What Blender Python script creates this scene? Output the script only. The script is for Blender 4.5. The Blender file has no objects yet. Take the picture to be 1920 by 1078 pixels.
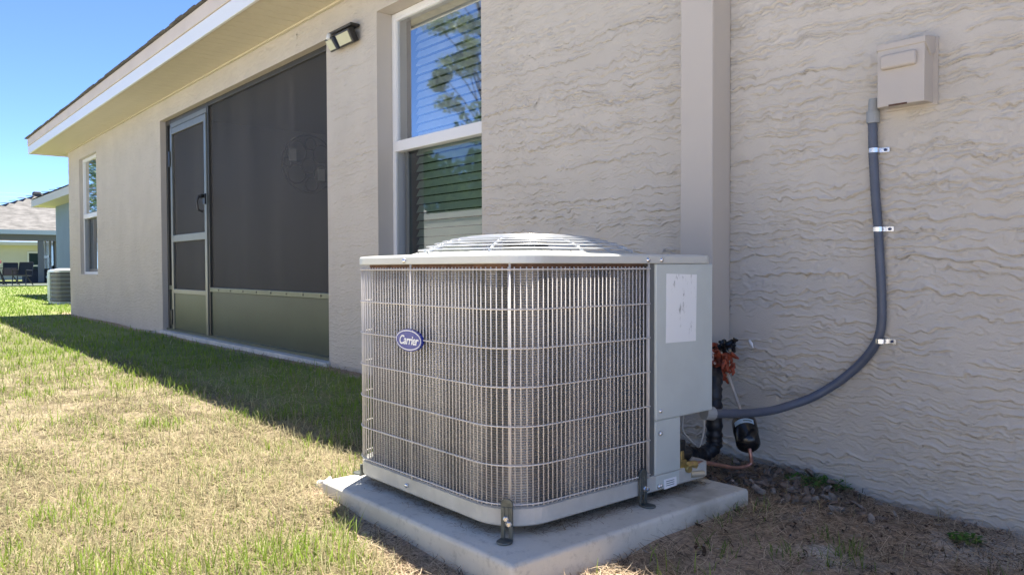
import bpy, math, random
import numpy as np
from mathutils import Matrix, Vector
R = math.radians
random.seed(7); rng = np.random.default_rng(11)
sc = bpy.context.scene; col = sc.collection
UP = 0.72                                   # every top-level thing is raised by this at the end (eye level 0 while building)

# ---------------------------------------------------------------- camera, sky, sun, exposure
yaw, pitch, roll = 0.87162689, -0.02534753, -0.00361782
f = Vector((-math.sin(yaw)*math.cos(pitch), math.cos(yaw)*math.cos(pitch), math.sin(pitch)))
r0 = Vector((math.cos(yaw), math.sin(yaw), 0)); u0 = r0.cross(f)
rr = math.cos(roll)*r0+math.sin(roll)*u0; uu = -math.sin(roll)*r0+math.cos(roll)*u0
cam = bpy.data.cameras.new('camera'); camo = bpy.data.objects.new('camera', cam); col.objects.link(camo)
camo.matrix_world = Matrix(((rr.x, uu.x, -f.x, 0), (rr.y, uu.y, -f.y, 0), (rr.z, uu.z, -f.z, UP), (0, 0, 0, 1)))
cam.sensor_width = 36; cam.lens = 1459.65/1920*36; cam.clip_start = 0.05; cam.clip_end = 2000
sc.camera = camo

SUNV = Vector((0.16, -0.225, -1)).normalized()
w = bpy.data.worlds.new('World'); sc.world = w; w.use_nodes = True
nt = w.node_tree; bg = nt.nodes['Background']
sky = nt.nodes.new('ShaderNodeTexSky'); sky.sky_type = 'NISHITA'; sky.sun_disc = False
sky.sun_elevation = math.asin(-SUNV.z); sky.sun_rotation = math.atan2(-SUNV.x, -SUNV.y)
sky.air_density = 0.32; sky.dust_density = 0.0; sky.ozone_density = 7.0; sky.altitude = 0
nt.links.new(sky.outputs[0], bg.inputs[0]); bg.inputs[1].default_value = 0.15
sl = bpy.data.lights.new('sun', 'SUN'); sl.energy = 4.7; sl.angle = R(0.5); sl.color = (1, .925, .81)
so = bpy.data.objects.new('sun', sl); col.objects.link(so); so.rotation_euler = SUNV.to_track_quat('-Z', 'Y').to_euler(); so.location = (0, 0, 20)
sc.view_settings.view_transform = 'Standard'; sc.view_settings.look = 'None'; sc.view_settings.gamma = 1
sc.view_settings.use_curve_mapping = False; sc.view_settings.exposure = 1.62

# ---------------------------------------------------------------- materials
MATS = {}
def mat(name, c, rough=.6, metal=0., var=.0, vs=8., bump=0., bs=60., spec=None, c2=None, fac=None, stretch=(1, 1, 1), trans=0.):
    if name in MATS: return MATS[name]
    m = bpy.data.materials.new(name); m.use_nodes = True; n = m.node_tree.nodes; l = m.node_tree.links; b = n['Principled BSDF']
    b.inputs['Roughness'].default_value = rough; b.inputs['Metallic'].default_value = metal
    if spec is not None: b.inputs['Specular IOR Level'].default_value = spec
    b.inputs['Base Color'].default_value = (*c, 1)
    tc = n.new('ShaderNodeTexCoord'); mp = n.new('ShaderNodeMapping'); mp.inputs['Scale'].default_value = stretch
    l.new(tc.outputs['Object'], mp.inputs[0])
    if var > 0 or c2:
        no = n.new('ShaderNodeTexNoise'); no.inputs['Scale'].default_value = vs; no.inputs['Detail'].default_value = 6; no.inputs['Roughness'].default_value = .6
        l.new(mp.outputs[0], no.inputs[0])
        mr = n.new('ShaderNodeMapRange'); mr.inputs[1].default_value = .3; mr.inputs[2].default_value = .7
        if fac: mr.inputs[1].default_value, mr.inputs[2].default_value = fac
        l.new(no.outputs[0], mr.inputs[0])
        mx = n.new('ShaderNodeMix'); mx.data_type = 'RGBA'; l.new(mr.outputs[0], mx.inputs[0])
        cc = c2 if c2 else tuple(min(1, v*(1+var)) for v in c)
        c1 = c if c2 else tuple(v*(1-var) for v in c)
        mx.inputs[6].default_value = (*c1, 1); mx.inputs[7].default_value = (*cc, 1); l.new(mx.outputs[2], b.inputs['Base Color'])
    if bump > 0:
        nb = n.new('ShaderNodeTexNoise'); nb.inputs['Scale'].default_value = bs; nb.inputs['Detail'].default_value = 5
        l.new(mp.outputs[0], nb.inputs[0]); bp = n.new('ShaderNodeBump'); bp.inputs['Strength'].default_value = 1; bp.inputs['Distance'].default_value = bump
        l.new(nb.outputs[0], bp.inputs['Height']); l.new(bp.outputs[0], b.inputs['Normal'])
    MATS[name] = m; return m

stucco = mat('stucco', (.555, .515, .45), .85, var=.06, vs=2.5, bump=.0017, bs=200)
smooth_trim = mat('painted_trim', (.52, .475, .415), .6, var=.03, vs=3)
beige_fascia = mat('beige_fascia', (.68, .60, .51), .6, var=.05, vs=3)
white_alu = mat('white_aluminium', (.82, .84, .82), .3)
soffit_m = mat('soffit_vinyl', (.62, .57, .43), .55, var=.03)
white_vinyl = mat('white_vinyl', (.8, .8, .79), .35)
slat_m = mat('white_blind_slat', (.80, .80, .78), .5)
dark_track = mat('dark_track', (.12, .13, .13), .4)
bronze = mat('bronze_frame', (.24, .245, .215), .36, .7, var=.08, vs=5)
kick_m = mat('bronze_panel', (.050, .066, .050), .38, .35, var=.12, vs=3)
black_p = mat('black_plastic', (.015, .015, .016), .35)
unit_grey = mat('grey_painted_steel', (.56, .615, .60), .38, .1, var=.06, vs=6, bump=.00015, bs=300)
unit_grey_dark = mat('grey_dusty_steel', (.52, .525, .50), .45, .1, var=.12, vs=14, bump=.0003, bs=200)
wire_m = mat('wire_coating', (.66, .63, .60), .4, .1, var=.08, vs=25)
ring_m = mat('grille_wire', (.62, .64, .66), .3, .3)
zinc = mat('zinc_screw', (.75, .76, .78), .25, .9)
galv = mat('dark_galvanised', (.13, .145, .14), .45, .6, var=.3, vs=30)
badge_blue = mat('badge_blue', (.012, .03, .28), .3)
badge_white = mat('badge_white', (.85, .87, .9), .4)
grey_pvc = mat('grey_pvc', (.20, .22, .25), .42, var=.05)
conduit_m = mat('conduit_grey', (.085, .10, .135), .42, var=.12, vs=20)
blk_ins = mat('black_insulation', (.018, .018, .021), .45, var=.3, vs=40, bump=.002, bs=60)
blk_gloss = mat('black_enamel', (.012, .012, .013), .22)
copper = mat('dusty_copper', (.42, .22, .17), .4, .6, var=.2, vs=40)
brass = mat('brass', (.45, .36, .16), .35, .9, var=.2, vs=60)
white_wire = mat('white_wire', (.55, .53, .48), .5)
foam_m = mat('orange_foam', (.48, .09, .03), .6, c2=(.14, .03, .015), vs=40, bump=.003, bs=90)
box_m = mat('beige_box_paint', (.50, .455, .40), .42, var=.03)
soil = None
shingle_far = mat('grey_shingle', (.10, .098, .095), .9, c2=(.20, .195, .19), vs=2.2, stretch=(1, 1, 4), fac=(.35, .65))
shingle = mat('shingle', (.12, .115, .11), .9, var=.3, vs=20)
blue_wall = mat('blue_stucco', (.21, .29, .40), .85, var=.05, vs=2)
yellow_wall = mat('cream_stucco', (.66, .64, .54), .85, var=.04, vs=1)
grey_wall = mat('greige_stucco', (.36, .33, .28), .85, var=.04, vs=1)
beam_m = mat('grey_beam', (.17, .17, .16), .7)
concrete_far = mat('green_patio_concrete', (.10, .125, .10), .9, var=.1, vs=1)
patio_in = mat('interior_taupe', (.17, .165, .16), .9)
bark_m = mat('bark_chip', (.10, .07, .05), .9, c2=(.30, .23, .18), vs=25, bump=.002, bs=60)
trunk_m = mat('trunk_bark', (.10, .075, .055), .9, var=.3, vs=6, bump=.02, bs=10)
mesh_black = mat('black_sling', (.02, .02, .022), .6)

def glass(name, tint, base, boost):
    m = bpy.data.materials.new(name); m.use_nodes = True; n = m.node_tree.nodes; l = m.node_tree.links
    n.remove(n['Principled BSDF']); out = n['Material Output']
    t = n.new('ShaderNodeBsdfTransparent'); t.inputs[0].default_value = (*tint, 1)
    g = n.new('ShaderNodeBsdfGlossy'); g.inputs['Roughness'].default_value = .025; g.inputs[0].default_value = (.95, .98, 1, 1)
    fr = n.new('ShaderNodeFresnel'); fr.inputs[0].default_value = 1.5
    mm = n.new('ShaderNodeMath'); mm.operation = 'MULTIPLY_ADD'; mm.inputs[1].default_value = boost; mm.inputs[2].default_value = base; mm.use_clamp = True
    mx = n.new('ShaderNodeMixShader'); l.new(fr.outputs[0], mm.inputs[0]); l.new(mm.outputs[0], mx.inputs[0])
    l.new(t.outputs[0], mx.inputs[1]); l.new(g.outputs[0], mx.inputs[2]); l.new(mx.outputs[0], out.inputs[0]); return m
pane_m = glass('window_glass', (.88, .93, .93), .34, 1.9)
pane_low = glass('window_glass_screened', (.44, .56, .50), .07, 1.25)

def screen_mat():
    m = bpy.data.materials.new('insect_screen'); m.use_nodes = True; n = m.node_tree.nodes; l = m.node_tree.links
    b = n['Principled BSDF']; b.inputs['Roughness'].default_value = .6; out = n['Material Output']
    tc = n.new('ShaderNodeTexCoord'); mp = n.new('ShaderNodeMapping'); mp.inputs['Scale'].default_value = (5, 1, .35); l.new(tc.outputs['Object'], mp.inputs[0])
    no = n.new('ShaderNodeTexNoise'); no.inputs['Scale'].default_value = 1.2; no.inputs['Detail'].default_value = 5; l.new(mp.outputs[0], no.inputs[0])
    mx = n.new('ShaderNodeMix'); mx.data_type = 'RGBA'; mr = n.new('ShaderNodeMapRange'); mr.inputs[1].default_value = .30; mr.inputs[2].default_value = .70; l.new(no.outputs[0], mr.inputs[0]); l.new(mr.outputs[0], mx.inputs[0])
    mx.inputs[6].default_value = (.038, .037, .036, 1); mx.inputs[7].default_value = (.082, .076, .070, 1); l.new(mx.outputs[2], b.inputs['Base Color'])
    t = n.new('ShaderNodeBsdfTransparent'); ms = n.new('ShaderNodeMixShader'); ms.inputs[0].default_value = .62
    l.new(t.outputs[0], ms.inputs[1]); l.new(b.outputs[0], ms.inputs[2]); l.new(ms.outputs[0], out.inputs[0]); return m
screen_m = screen_mat()

def coil_mat():
    m = bpy.data.materials.new('coil_fins'); m.use_nodes = True; n = m.node_tree.nodes; l = m.node_tree.links; b = n['Principled BSDF']
    b.inputs['Roughness'].default_value = .6; b.inputs['Metallic'].default_value = .2
    tc = n.new('ShaderNodeTexCoord')
    mp = n.new('ShaderNodeMapping'); mp.inputs['Scale'].default_value = (11, 11, 1.6); l.new(tc.outputs['Object'], mp.inputs[0])
    no = n.new('ShaderNodeTexNoise'); no.inputs['Scale'].default_value = 1; no.inputs['Detail'].default_value = 4; l.new(mp.outputs[0], no.inputs[0])
    cr = n.new('ShaderNodeValToRGB'); cr.color_ramp.elements[0].position = .40; cr.color_ramp.elements[0].color = (.22, .215, .195, 1)
    cr.color_ramp.elements[1].position = .66; cr.color_ramp.elements[1].color = (.66, .63, .57, 1); e = cr.color_ramp.elements.new(.5); e.color = (.37, .35, .325, 1)
    l.new(no.outputs[0], cr.inputs[0])
    # horizontal tube rows, real pitch 9.5 mm: dark gaps between rows of fins
    sx = n.new('ShaderNodeSeparateXYZ'); l.new(tc.outputs['Object'], sx.inputs[0])
    mu = n.new('ShaderNodeMath'); mu.operation = 'MULTIPLY'; mu.inputs[1].default_value = 2*math.pi/.0064; l.new(sx.outputs[2], mu.inputs[0])
    si = n.new('ShaderNodeMath'); si.operation = 'SINE'; l.new(mu.outputs[0], si.inputs[0])
    mr = n.new('ShaderNodeMapRange'); mr.inputs[1].default_value = -1; mr.inputs[2].default_value = .2; mr.inputs[3].default_value = .58; mr.inputs[4].default_value = 1
    l.new(si.outputs[0], mr.inputs[0])
    mx = n.new('ShaderNodeMix'); mx.data_type = 'RGBA'; mx.blend_type = 'MULTIPLY'; mx.inputs[0].default_value = 1
    l.new(cr.outputs[0], mx.inputs[6]); l.new(mr.outputs[0], mx.inputs[7]); l.new(mx.outputs[2], b.inputs['Base Color'])
    bp = n.new('ShaderNodeBump'); bp.inputs['Distance'].default_value = .0016; l.new(si.outputs[0], bp.inputs['Height']); l.new(bp.outputs[0], b.inputs['Normal'])
    return m
coil_m = coil_mat()

def vc_mat(name, rough=.8, trans=.0, noise=0., ns=30., bump=0., bs=80):
    m = bpy.data.materials.new(name); m.use_nodes = True; n = m.node_tree.nodes; l = m.node_tree.links; b = n['Principled BSDF']
    b.inputs['Roughness'].default_value = rough; b.inputs['Specular IOR Level'].default_value = .25
    at = n.new('ShaderNodeVertexColor'); at.layer_name = 'Col'; src = at.outputs[0]
    tc = n.new('ShaderNodeTexCoord')
    if noise:
        no = n.new('ShaderNodeTexNoise'); no.inputs['Scale'].default_value = ns; no.inputs['Detail'].default_value = 8; no.inputs['Roughness'].default_value = .7; l.new(tc.outputs['Object'], no.inputs[0])
        mr = n.new('ShaderNodeMapRange'); mr.inputs[1].default_value = .3; mr.inputs[2].default_value = .7; mr.inputs[3].default_value = 1-noise; mr.inputs[4].default_value = 1+noise; l.new(no.outputs[0], mr.inputs[0])
        mx = n.new('ShaderNodeMix'); mx.data_type = 'RGBA'; mx.blend_type = 'MULTIPLY'; mx.inputs[0].default_value = 1
        l.new(src, mx.inputs[6]); l.new(mr.outputs[0], mx.inputs[7]); src = mx.outputs[2]
    l.new(src, b.inputs['Base Color'])
    if bump:
        nb = n.new('ShaderNodeTexNoise'); nb.inputs['Scale'].default_value = bs; nb.inputs['Detail'].default_value = 8; l.new(tc.outputs['Object'], nb.inputs[0])
        bp = n.new('ShaderNodeBump'); bp.inputs['Distance'].default_value = bump; l.new(nb.outputs[0], bp.inputs['Height']); l.new(bp.outputs[0], b.inputs['Normal'])
    if trans:
        t = n.new('ShaderNodeBsdfTranslucent'); l.new(src, t.inputs[0]); ms = n.new('ShaderNodeMixShader'); ms.inputs[0].default_value = trans
        l.new(b.outputs[0], ms.inputs[1]); l.new(t.outputs[0], ms.inputs[2]); l.new(ms.outputs[0], n['Material Output'].inputs[0])
    return m
blade_m = vc_mat('grass_blade', .5, .48); soil_m = vc_mat('soil', .95, 0, .6, 75, .014, 90); thatch_m = vc_mat('thatch', .8, .35)
leaf_m = vc_mat('leaf', .5, .3)

def sticker_mat():
    m = bpy.data.materials.new('faded_label'); m.use_nodes = True; n = m.node_tree.nodes; l = m.node_tree.links; b = n['Principled BSDF']; b.inputs['Roughness'].default_value = .5
    tc = n.new('ShaderNodeTexCoord'); mp = n.new('ShaderNodeMapping'); mp.inputs['Scale'].default_value = (60, 60, 14); l.new(tc.outputs['Object'], mp.inputs[0])
    no = n.new('ShaderNodeTexNoise'); no.inputs['Scale'].default_value = 1; no.inputs['Detail'].default_value = 7; no.inputs['Roughness'].default_value = .7; l.new(mp.outputs[0], no.inputs[0])
    cr = n.new('ShaderNodeValToRGB'); cr.color_ramp.elements[0].position = .35; cr.color_ramp.elements[0].color = (.30, .32, .32, 1)
    cr.color_ramp.elements[1].position = .415; cr.color_ramp.elements[1].color = (.84, .87, .88, 1)
    l.new(no.outputs[0], cr.inputs[0]); l.new(cr.outputs[0], b.inputs['Base Color']); return m
sticker_m = sticker_mat()

def pad_mat():
    m = mat('pad_concrete', (.58, .56, .49), .85, c2=(.68, .66, .59), vs=5, bump=.0012, bs=120)
    n = m.node_tree.nodes; l = m.node_tree.links; b = n['Principled BSDF']; src = b.inputs['Base Color'].links[0].from_socket
    tc = n.new('ShaderNodeTexCoord'); vm = n.new('ShaderNodeVectorMath'); vm.operation = 'DISTANCE'
    l.new(tc.outputs['Object'], vm.inputs[0]); vm.inputs[1].default_value = (.38, .28, .045)       # damp rust stain that runs over the edge
    no = n.new('ShaderNodeTexNoise'); no.inputs['Scale'].default_value = 14; l.new(tc.outputs['Object'], no.inputs[0])
    ad = n.new('ShaderNodeMath'); ad.operation = 'MULTIPLY_ADD'; ad.inputs[1].default_value = .22; l.new(no.outputs[0], ad.inputs[0]); l.new(vm.outputs['Value'], ad.inputs[2])
    mr = n.new('ShaderNodeMapRange'); mr.inputs[1].default_value = .16; mr.inputs[2].default_value = .27; mr.inputs[3].default_value = .6; mr.inputs[4].default_value = 0; l.new(ad.outputs[0], mr.inputs[0])
    mx = n.new('ShaderNodeMix'); mx.data_type = 'RGBA'; l.new(mr.outputs[0], mx.inputs[0]); l.new(src, mx.inputs[6]); mx.inputs[7].default_value = (.20, .16, .10, 1)
    n2_ = n.new('ShaderNodeTexNoise'); n2_.inputs['Scale'].default_value = 38; n2_.inputs['Detail'].default_value = 8; n2_.inputs['Roughness'].default_value = .75; l.new(tc.outputs['Object'], n2_.inputs[0])
    m2 = n.new('ShaderNodeMapRange'); m2.inputs[1].default_value = .33; m2.inputs[2].default_value = .47; m2.inputs[3].default_value = .76; m2.inputs[4].default_value = 1; l.new(n2_.outputs[0], m2.inputs[0])
    n3_ = n.new('ShaderNodeTexNoise'); n3_.inputs['Scale'].default_value = 3.2; n3_.inputs['Detail'].default_value = 5; l.new(tc.outputs['Object'], n3_.inputs[0])
    m3 = n.new('ShaderNodeMapRange'); m3.inputs[1].default_value = .35; m3.inputs[2].default_value = .6; m3.inputs[3].default_value = .88; m3.inputs[4].default_value = 1; l.new(n3_.outputs[0], m3.inputs[0])
    mm2 = n.new('ShaderNodeMath'); mm2.operation = 'MULTIPLY'; l.new(m2.outputs[0], mm2.inputs[0]); l.new(m3.outputs[0], mm2.inputs[1])
    mx2 = n.new('ShaderNodeMix'); mx2.data_type = 'RGBA'; mx2.blend_type = 'MULTIPLY'; mx2.inputs[0].default_value = 1; l.new(mx.outputs[2], mx2.inputs[6]); l.new(mm2.outputs[0], mx2.inputs[7]); l.new(mx2.outputs[2], b.inputs['Base Color'])
    return m
pad_m = pad_mat()

# ---------------------------------------------------------------- mesh helpers
class M:
    def __init__(s): s.v = []; s.f = []
    def add(s, v, f):
        b = len(s.v); s.v += [tuple(p) for p in v]; s.f += [tuple(b+i for i in q) for q in f]; return s
    def box(s, x0, x1, y0, y1, z0, z1):
        v = [(x, y, z) for z in (z0, z1) for y in (y0, y1) for x in (x0, x1)]
        return s.add(v, [(0, 2, 3, 1), (4, 5, 7, 6), (0, 1, 5, 4), (2, 6, 7, 3), (0, 4, 6, 2), (1, 3, 7, 5)])
    def tube(s, pts, r, n=8, closed=False, caps=True):
        P = [Vector(p) for p in pts]; k = len(P); rs = r if hasattr(r, '__len__') else [r]*k; v = []; fs = []; prev = None
        for i, p in enumerate(P):
            a = P[(i-1) % k] if (closed or i > 0) else p; c = P[(i+1) % k] if (closed or i < k-1) else p
            t = (c-a).normalized()
            if prev is None:
                h = Vector((0, 0, 1)) if abs(t.z) < .9 else Vector((1, 0, 0)); nn = t.cross(h).normalized()
            else: nn = (prev-t*prev.dot(t)).normalized()
            prev = nn; bb = t.cross(nn)
            v += [p+float(rs[i])*(math.cos(2*math.pi*j/n)*nn+math.sin(2*math.pi*j/n)*bb) for j in range(n)]
        for i in range(k if closed else k-1):
            i2 = (i+1) % k
            fs += [(i*n+j, i*n+(j+1) % n, i2*n+(j+1) % n, i2*n+j) for j in range(n)]
        if not closed and caps: fs += [tuple(range(n))[::-1], tuple((k-1)*n+j for j in range(n))]
        return s.add(v, fs)
    def cyl(s, a, b, r, n=16): return s.tube([a, b], r, n)
    def prism(s, poly, fn, d0, d1):            # poly 2-D, fn(u,v,d)->xyz
        k = len(poly); v = [fn(u, w_, d0) for u, w_ in poly]+[fn(u, w_, d1) for u, w_ in poly]
        return s.add(v, [tuple(range(k))[::-1], tuple(k+i for i in range(k))]+[(i, (i+1) % k, k+(i+1) % k, k+i) for i in range(k)])
W = {}
def tag(o, label=None, cat=None, group=None, kind=None):
    if label: o['label'] = label
    if cat: o['category'] = cat
    if group: o['group'] = group
    if kind: o['kind'] = kind
    return o
def place(o, c, parent):
    W[o.name] = Vector(c); o.location = Vector(c)-(W[parent.name] if parent else Vector((0, 0, 0)))
    if parent: o.parent = parent
    col.objects.link(o); return o
def link(name, m, material, parent=None, smooth=False, bevel=0, seg=2, **t):
    V = np.array([tuple(p) for p in m.v], float); lo, hi = V.min(0), V.max(0); c = np.array([(lo[0]+hi[0])/2, (lo[1]+hi[1])/2, lo[2]])
    me = bpy.data.meshes.new(name); me.from_pydata((V-c).tolist(), [], m.f); me.materials.append(material)
    if smooth: me.polygons.foreach_set('use_smooth', [True]*len(me.polygons))
    me.update(); o = bpy.data.objects.new(name, me); place(o, c, parent)
    if bevel:
        b = o.modifiers.new('bevel', 'BEVEL'); b.width = bevel; b.segments = seg; b.limit_method = 'ANGLE'; b.angle_limit = R(40)
    return tag(o, **t)
def clone(o, delta, parent=None, **t):
    c = o.copy(); c.location = o.location+Vector(delta); col.objects.link(c); W[c.name] = W[o.name]+Vector(delta)
    if parent: c.parent = parent
    return tag(c, **t)
def empty(name, loc, label, cat, group=None):
    o = bpy.data.objects.new(name, None); o.empty_display_size = .1; place(o, loc, None); return tag(o, label, cat, group)
def big(name, V, F, material, colr=None, parent=None, smooth=False, **t):     # numpy arrays, F is (n,4) or (n,3)
    me = bpy.data.meshes.new(name); V = np.asarray(V, np.float32); F = np.asarray(F, np.int32); lo, hi = V.min(0), V.max(0)
    c = np.array([(lo[0]+hi[0])/2, (lo[1]+hi[1])/2, lo[2]], np.float32)
    k = F.shape[1]; me.vertices.add(len(V)); me.vertices.foreach_set('co', (V-c).ravel()); me.loops.add(F.size); me.loops.foreach_set('vertex_index', F.ravel())
    me.polygons.add(len(F)); me.polygons.foreach_set('loop_start', np.arange(0, F.size, k, dtype=np.int32)); me.polygons.foreach_set('loop_total', np.full(len(F), k, np.int32))
    if smooth: me.polygons.foreach_set('use_smooth', np.ones(len(F), bool))
    me.materials.append(material); me.update(calc_edges=True)
    if colr is not None:
        a = me.color_attributes.new('Col', 'FLOAT_COLOR', 'POINT'); C4 = np.ones((len(V), 4), np.float32); C4[:, :3] = colr; a.data.foreach_set('color', C4.ravel())
    o = bpy.data.objects.new(name, me); place(o, c.tolist(), parent); return tag(o, **t)
def vnoise(x, y, seed=0):
    x = np.asarray(x, float); y = np.asarray(y, float); xi = np.floor(x).astype(np.int64); yi = np.floor(y).astype(np.int64); xf = x-xi; yf = y-yi
    def h(a, b):
        n = (a*374761393+b*668265263+seed*974711) & 0xffffffff; n = ((n ^ (n >> 13))*1274126177) & 0xffffffff; n = n ^ (n >> 16); return (n & 0xffff)/65535.
    u = xf*xf*(3-2*xf); v = yf*yf*(3-2*yf)
    return (h(xi, yi)*(1-u)+h(xi+1, yi)*u)*(1-v)+(h(xi, yi+1)*(1-u)+h(xi+1, yi+1)*u)*v
def fbm(x, y, seed=0, o=4): return sum(vnoise(x*2**i, y*2**i, seed+i)*.5**i for i in range(o))/sum(.5**i for i in range(o))
def ss(a, b, x): t = np.clip((x-a)/(b-a), 0, 1); return t*t*(3-2*t)

# ---------------------------------------------------------------- terrain
CP = np.array([(-13.2, 2.45, -.675), (-11, 2.45, -.67), (-8.6, 2.45, -.67), (-6.5, 2.45, -.675), (-4.9, 2.45, -.668), (-3.6, 2.45, -.668), (-2.6, 2.45, -.68), (-1.9, 2.45, -.69), (-1.49, 2.45, -.696), (-1.29, 2.45, -.708),
    (-1.04, 2.45, -.745), (-.72, 2.45, -.745), (0, 2.45, -.75), (2, 2.45, -.75), (-1.29, 1.98, -.694), (-1.29, 1.65, -.702), (-1.29, 1.32, -.728), (-2.2, 1.05, -.686), (-1.83, 1.05, -.710), (-1.4, 1.05, -.724), (-2.3, 1.9, -.685),
    (-3, 1.0, -.70), (-.7, 1.8, -.76), (-1.2, .8, -.735), (-5, 0, -.715), (-9, 0, -.71), (-14, 0, -.71), (0, 0, -.77), (-9, 1.5, -.70), (-5, 1.4, -.70), (-14, 4, -.70), (-20, 0, -.70), (-20, 5, -.70), (-3, -3, -.72), (-1.7, 1.6, -.69)])
def gz(x, y):
    x = np.asarray(x, float); y = np.asarray(y, float); s = np.zeros_like(x); wsum = np.zeros_like(x)
    for a, b, c in CP:
        q = 1/((x-a)**2+(y-b)**2+.01)**1.6; s += q*c; wsum += q
    far = ss(18, 30, np.hypot(x+3, y)); base = s/wsum*(1-far)+(-.70)*far
    return base+.012*(fbm(x*2.1, y*2.1, 5)-.5)*(1-far)
def dpad(x, y): return np.hypot(np.maximum(0, np.abs(x+1.74)-.45), np.maximum(0, np.abs(y-1.54)-.46))
def mulch(x, y):
    n = (fbm(x*4, y*4, 31)-.5)
    a = ss(-1.75, -1.45, x+.35*n); b = 1-ss(.03, .16, dpad(x, y)+.12*n+.08*ss(1.7, 2.1, x*-1)); c = ss(2.30, 2.40, y+.08*n)*(y < 2.6)*(x > -13.4)
    d = ss(-2.35, -2.2, x)*ss(1.9, 2.1, y)
    return np.clip(np.maximum.reduce([a*ss(.2, .9, y+.5*n), b, c, d]), 0, 1)
def axis(lo, hi, fine0, fine1, st, n):
    a = np.arange(fine0, fine1+st/2, st); t = np.linspace(0, 1, n+1)[1:]**2.5
    return np.concatenate([(fine0-(fine0-lo)*t)[::-1], a, fine1+(hi-fine1)*t])
xs = axis(-500, 300, -9, .6, .04, 60); ys = axis(-300, 400, -1.4, 2.6, .04, 60)
X, Y = np.meshgrid(xs, ys); x, y = X.ravel(), Y.ravel(); z = gz(x, y)+(y < 2.42)*.010*(fbm(x*9, y*9, 8, 3)-.5)
def grid_faces(nx, ny):
    i = np.arange((nx-1)*(ny-1)); a = i//(nx-1)*nx+i % (nx-1); return np.stack([a, a+1, a+nx+1, a+nx], 1)
mm_ = mulch(x, y); n1 = fbm(x*1.7, y*1.7, 3); n2 = fbm(x*6, y*6, 9)
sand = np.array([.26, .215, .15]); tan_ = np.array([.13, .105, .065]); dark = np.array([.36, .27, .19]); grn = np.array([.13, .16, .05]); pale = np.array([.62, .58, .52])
t = ss(.42, .62, n2)[:, None]; C0 = tan_*(1-t)+sand*t; fg = np.maximum(ss(3, 7, np.hypot(x+1.5, y-1))*.6, .7*ss(1.35, 1.7, y)*(x < -2.2))[:, None]; C0 = C0*(1-fg)+(grn+(ss(1.35, 1.7, y)*(x < -2.2))[:, None]*np.array([.09, .13, .03]))*fg  # green is brightened along the eave strip, lifting its shade by colour
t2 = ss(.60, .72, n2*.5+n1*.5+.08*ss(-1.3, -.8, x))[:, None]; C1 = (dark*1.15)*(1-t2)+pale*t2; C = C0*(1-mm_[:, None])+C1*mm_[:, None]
bounce_sand = (ss(.75, -.1, y+.5*(n2-.5)+.10*(-x-2.2).clip(0, 8)) if False else 1-ss(-.5, .25, y+.5*(n2-.5)+.12*(-x-1.8).clip(0, 9)))[:, None]*(1-ss(14, 30, np.hypot(x, y)))[:, None]; C = C*(1-bounce_sand)+bounce_sand*np.array([.66, .60, .51])*(.85+.3*n2[:, None])  # pale ground added out of view behind the camera, bounces sun onto wall and unit
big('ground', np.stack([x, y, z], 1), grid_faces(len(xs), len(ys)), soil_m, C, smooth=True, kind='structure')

# ---------------------------------------------------------------- house
house = empty('house', (-6, 2.45, -.7), 'taupe stucco single-storey house with wide eave, screened patio and tall windows', 'house')
FX0, FX1 = -13.22, 3.4
OPN = [(-4.186, -3.15, -.07, 1.56), (-8.62, -4.85, -.64, 1.542), (-12.5, -11.47, -.07, 1.56)]
def stucco_h(x, z):
    wx = x+.05*fbm(x*5, z*9, 77, 2)
    warp = .085*fbm(x*1.4, z*2.5, 1, 3)+.022*fbm(x*9, z*6, 2, 2)+.012*(vnoise(x*38, z*30, 4)-.5)
    jag = .014*(vnoise(x*27, z*24, 5)-.5)+.013*(vnoise(x*62, z*45, 6)-.5)
    def layer(K, off, sd, wd, warp_, lo=.50, hi=.58):
        u = (z+warp_+jag+off)*K; cell = np.floor(u); fr = u-cell
        def mk(c): return ss(lo, hi, vnoise(wx*2.9+c*7.31, c*1.7, sd)*.8+.3*(vnoise(x*19, z*15, sd+1)-.35)+.12*(vnoise(x*55, z*40, sd+2)-.5))
        g = .0040*K   # groove just under each trowel ledge, about 4.5 mm wide
        return mk(cell)*np.clip(1-fr/wd, 0, 1)**1.15*ss(0, .04, fr)-1.05*mk(cell+1)*ss(1-g, 1-g*.55, fr)
    big_ = .0058*layer(31, 0, 11, .38, warp, .40, .52)+.0044*layer(43, .013, 21, .38, warp*1.25+.012*fbm(x*7, z*7, 9, 2), .44, .55)
    crag = ss(.50, .62, fbm(x*4.2, z*8, 51, 2)); h = big_+(.55+.45*crag)*.0040*layer(66, .004, 31, .45, warp*1.5+.030*vnoise(x*24, z*18, 14), .47, .57)
    h += crag*.0022*ss(.62, .72, vnoise(x*70, z*80, 88))
    return h+.0011*fbm(x*26, z*40, 61, 2)
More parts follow.
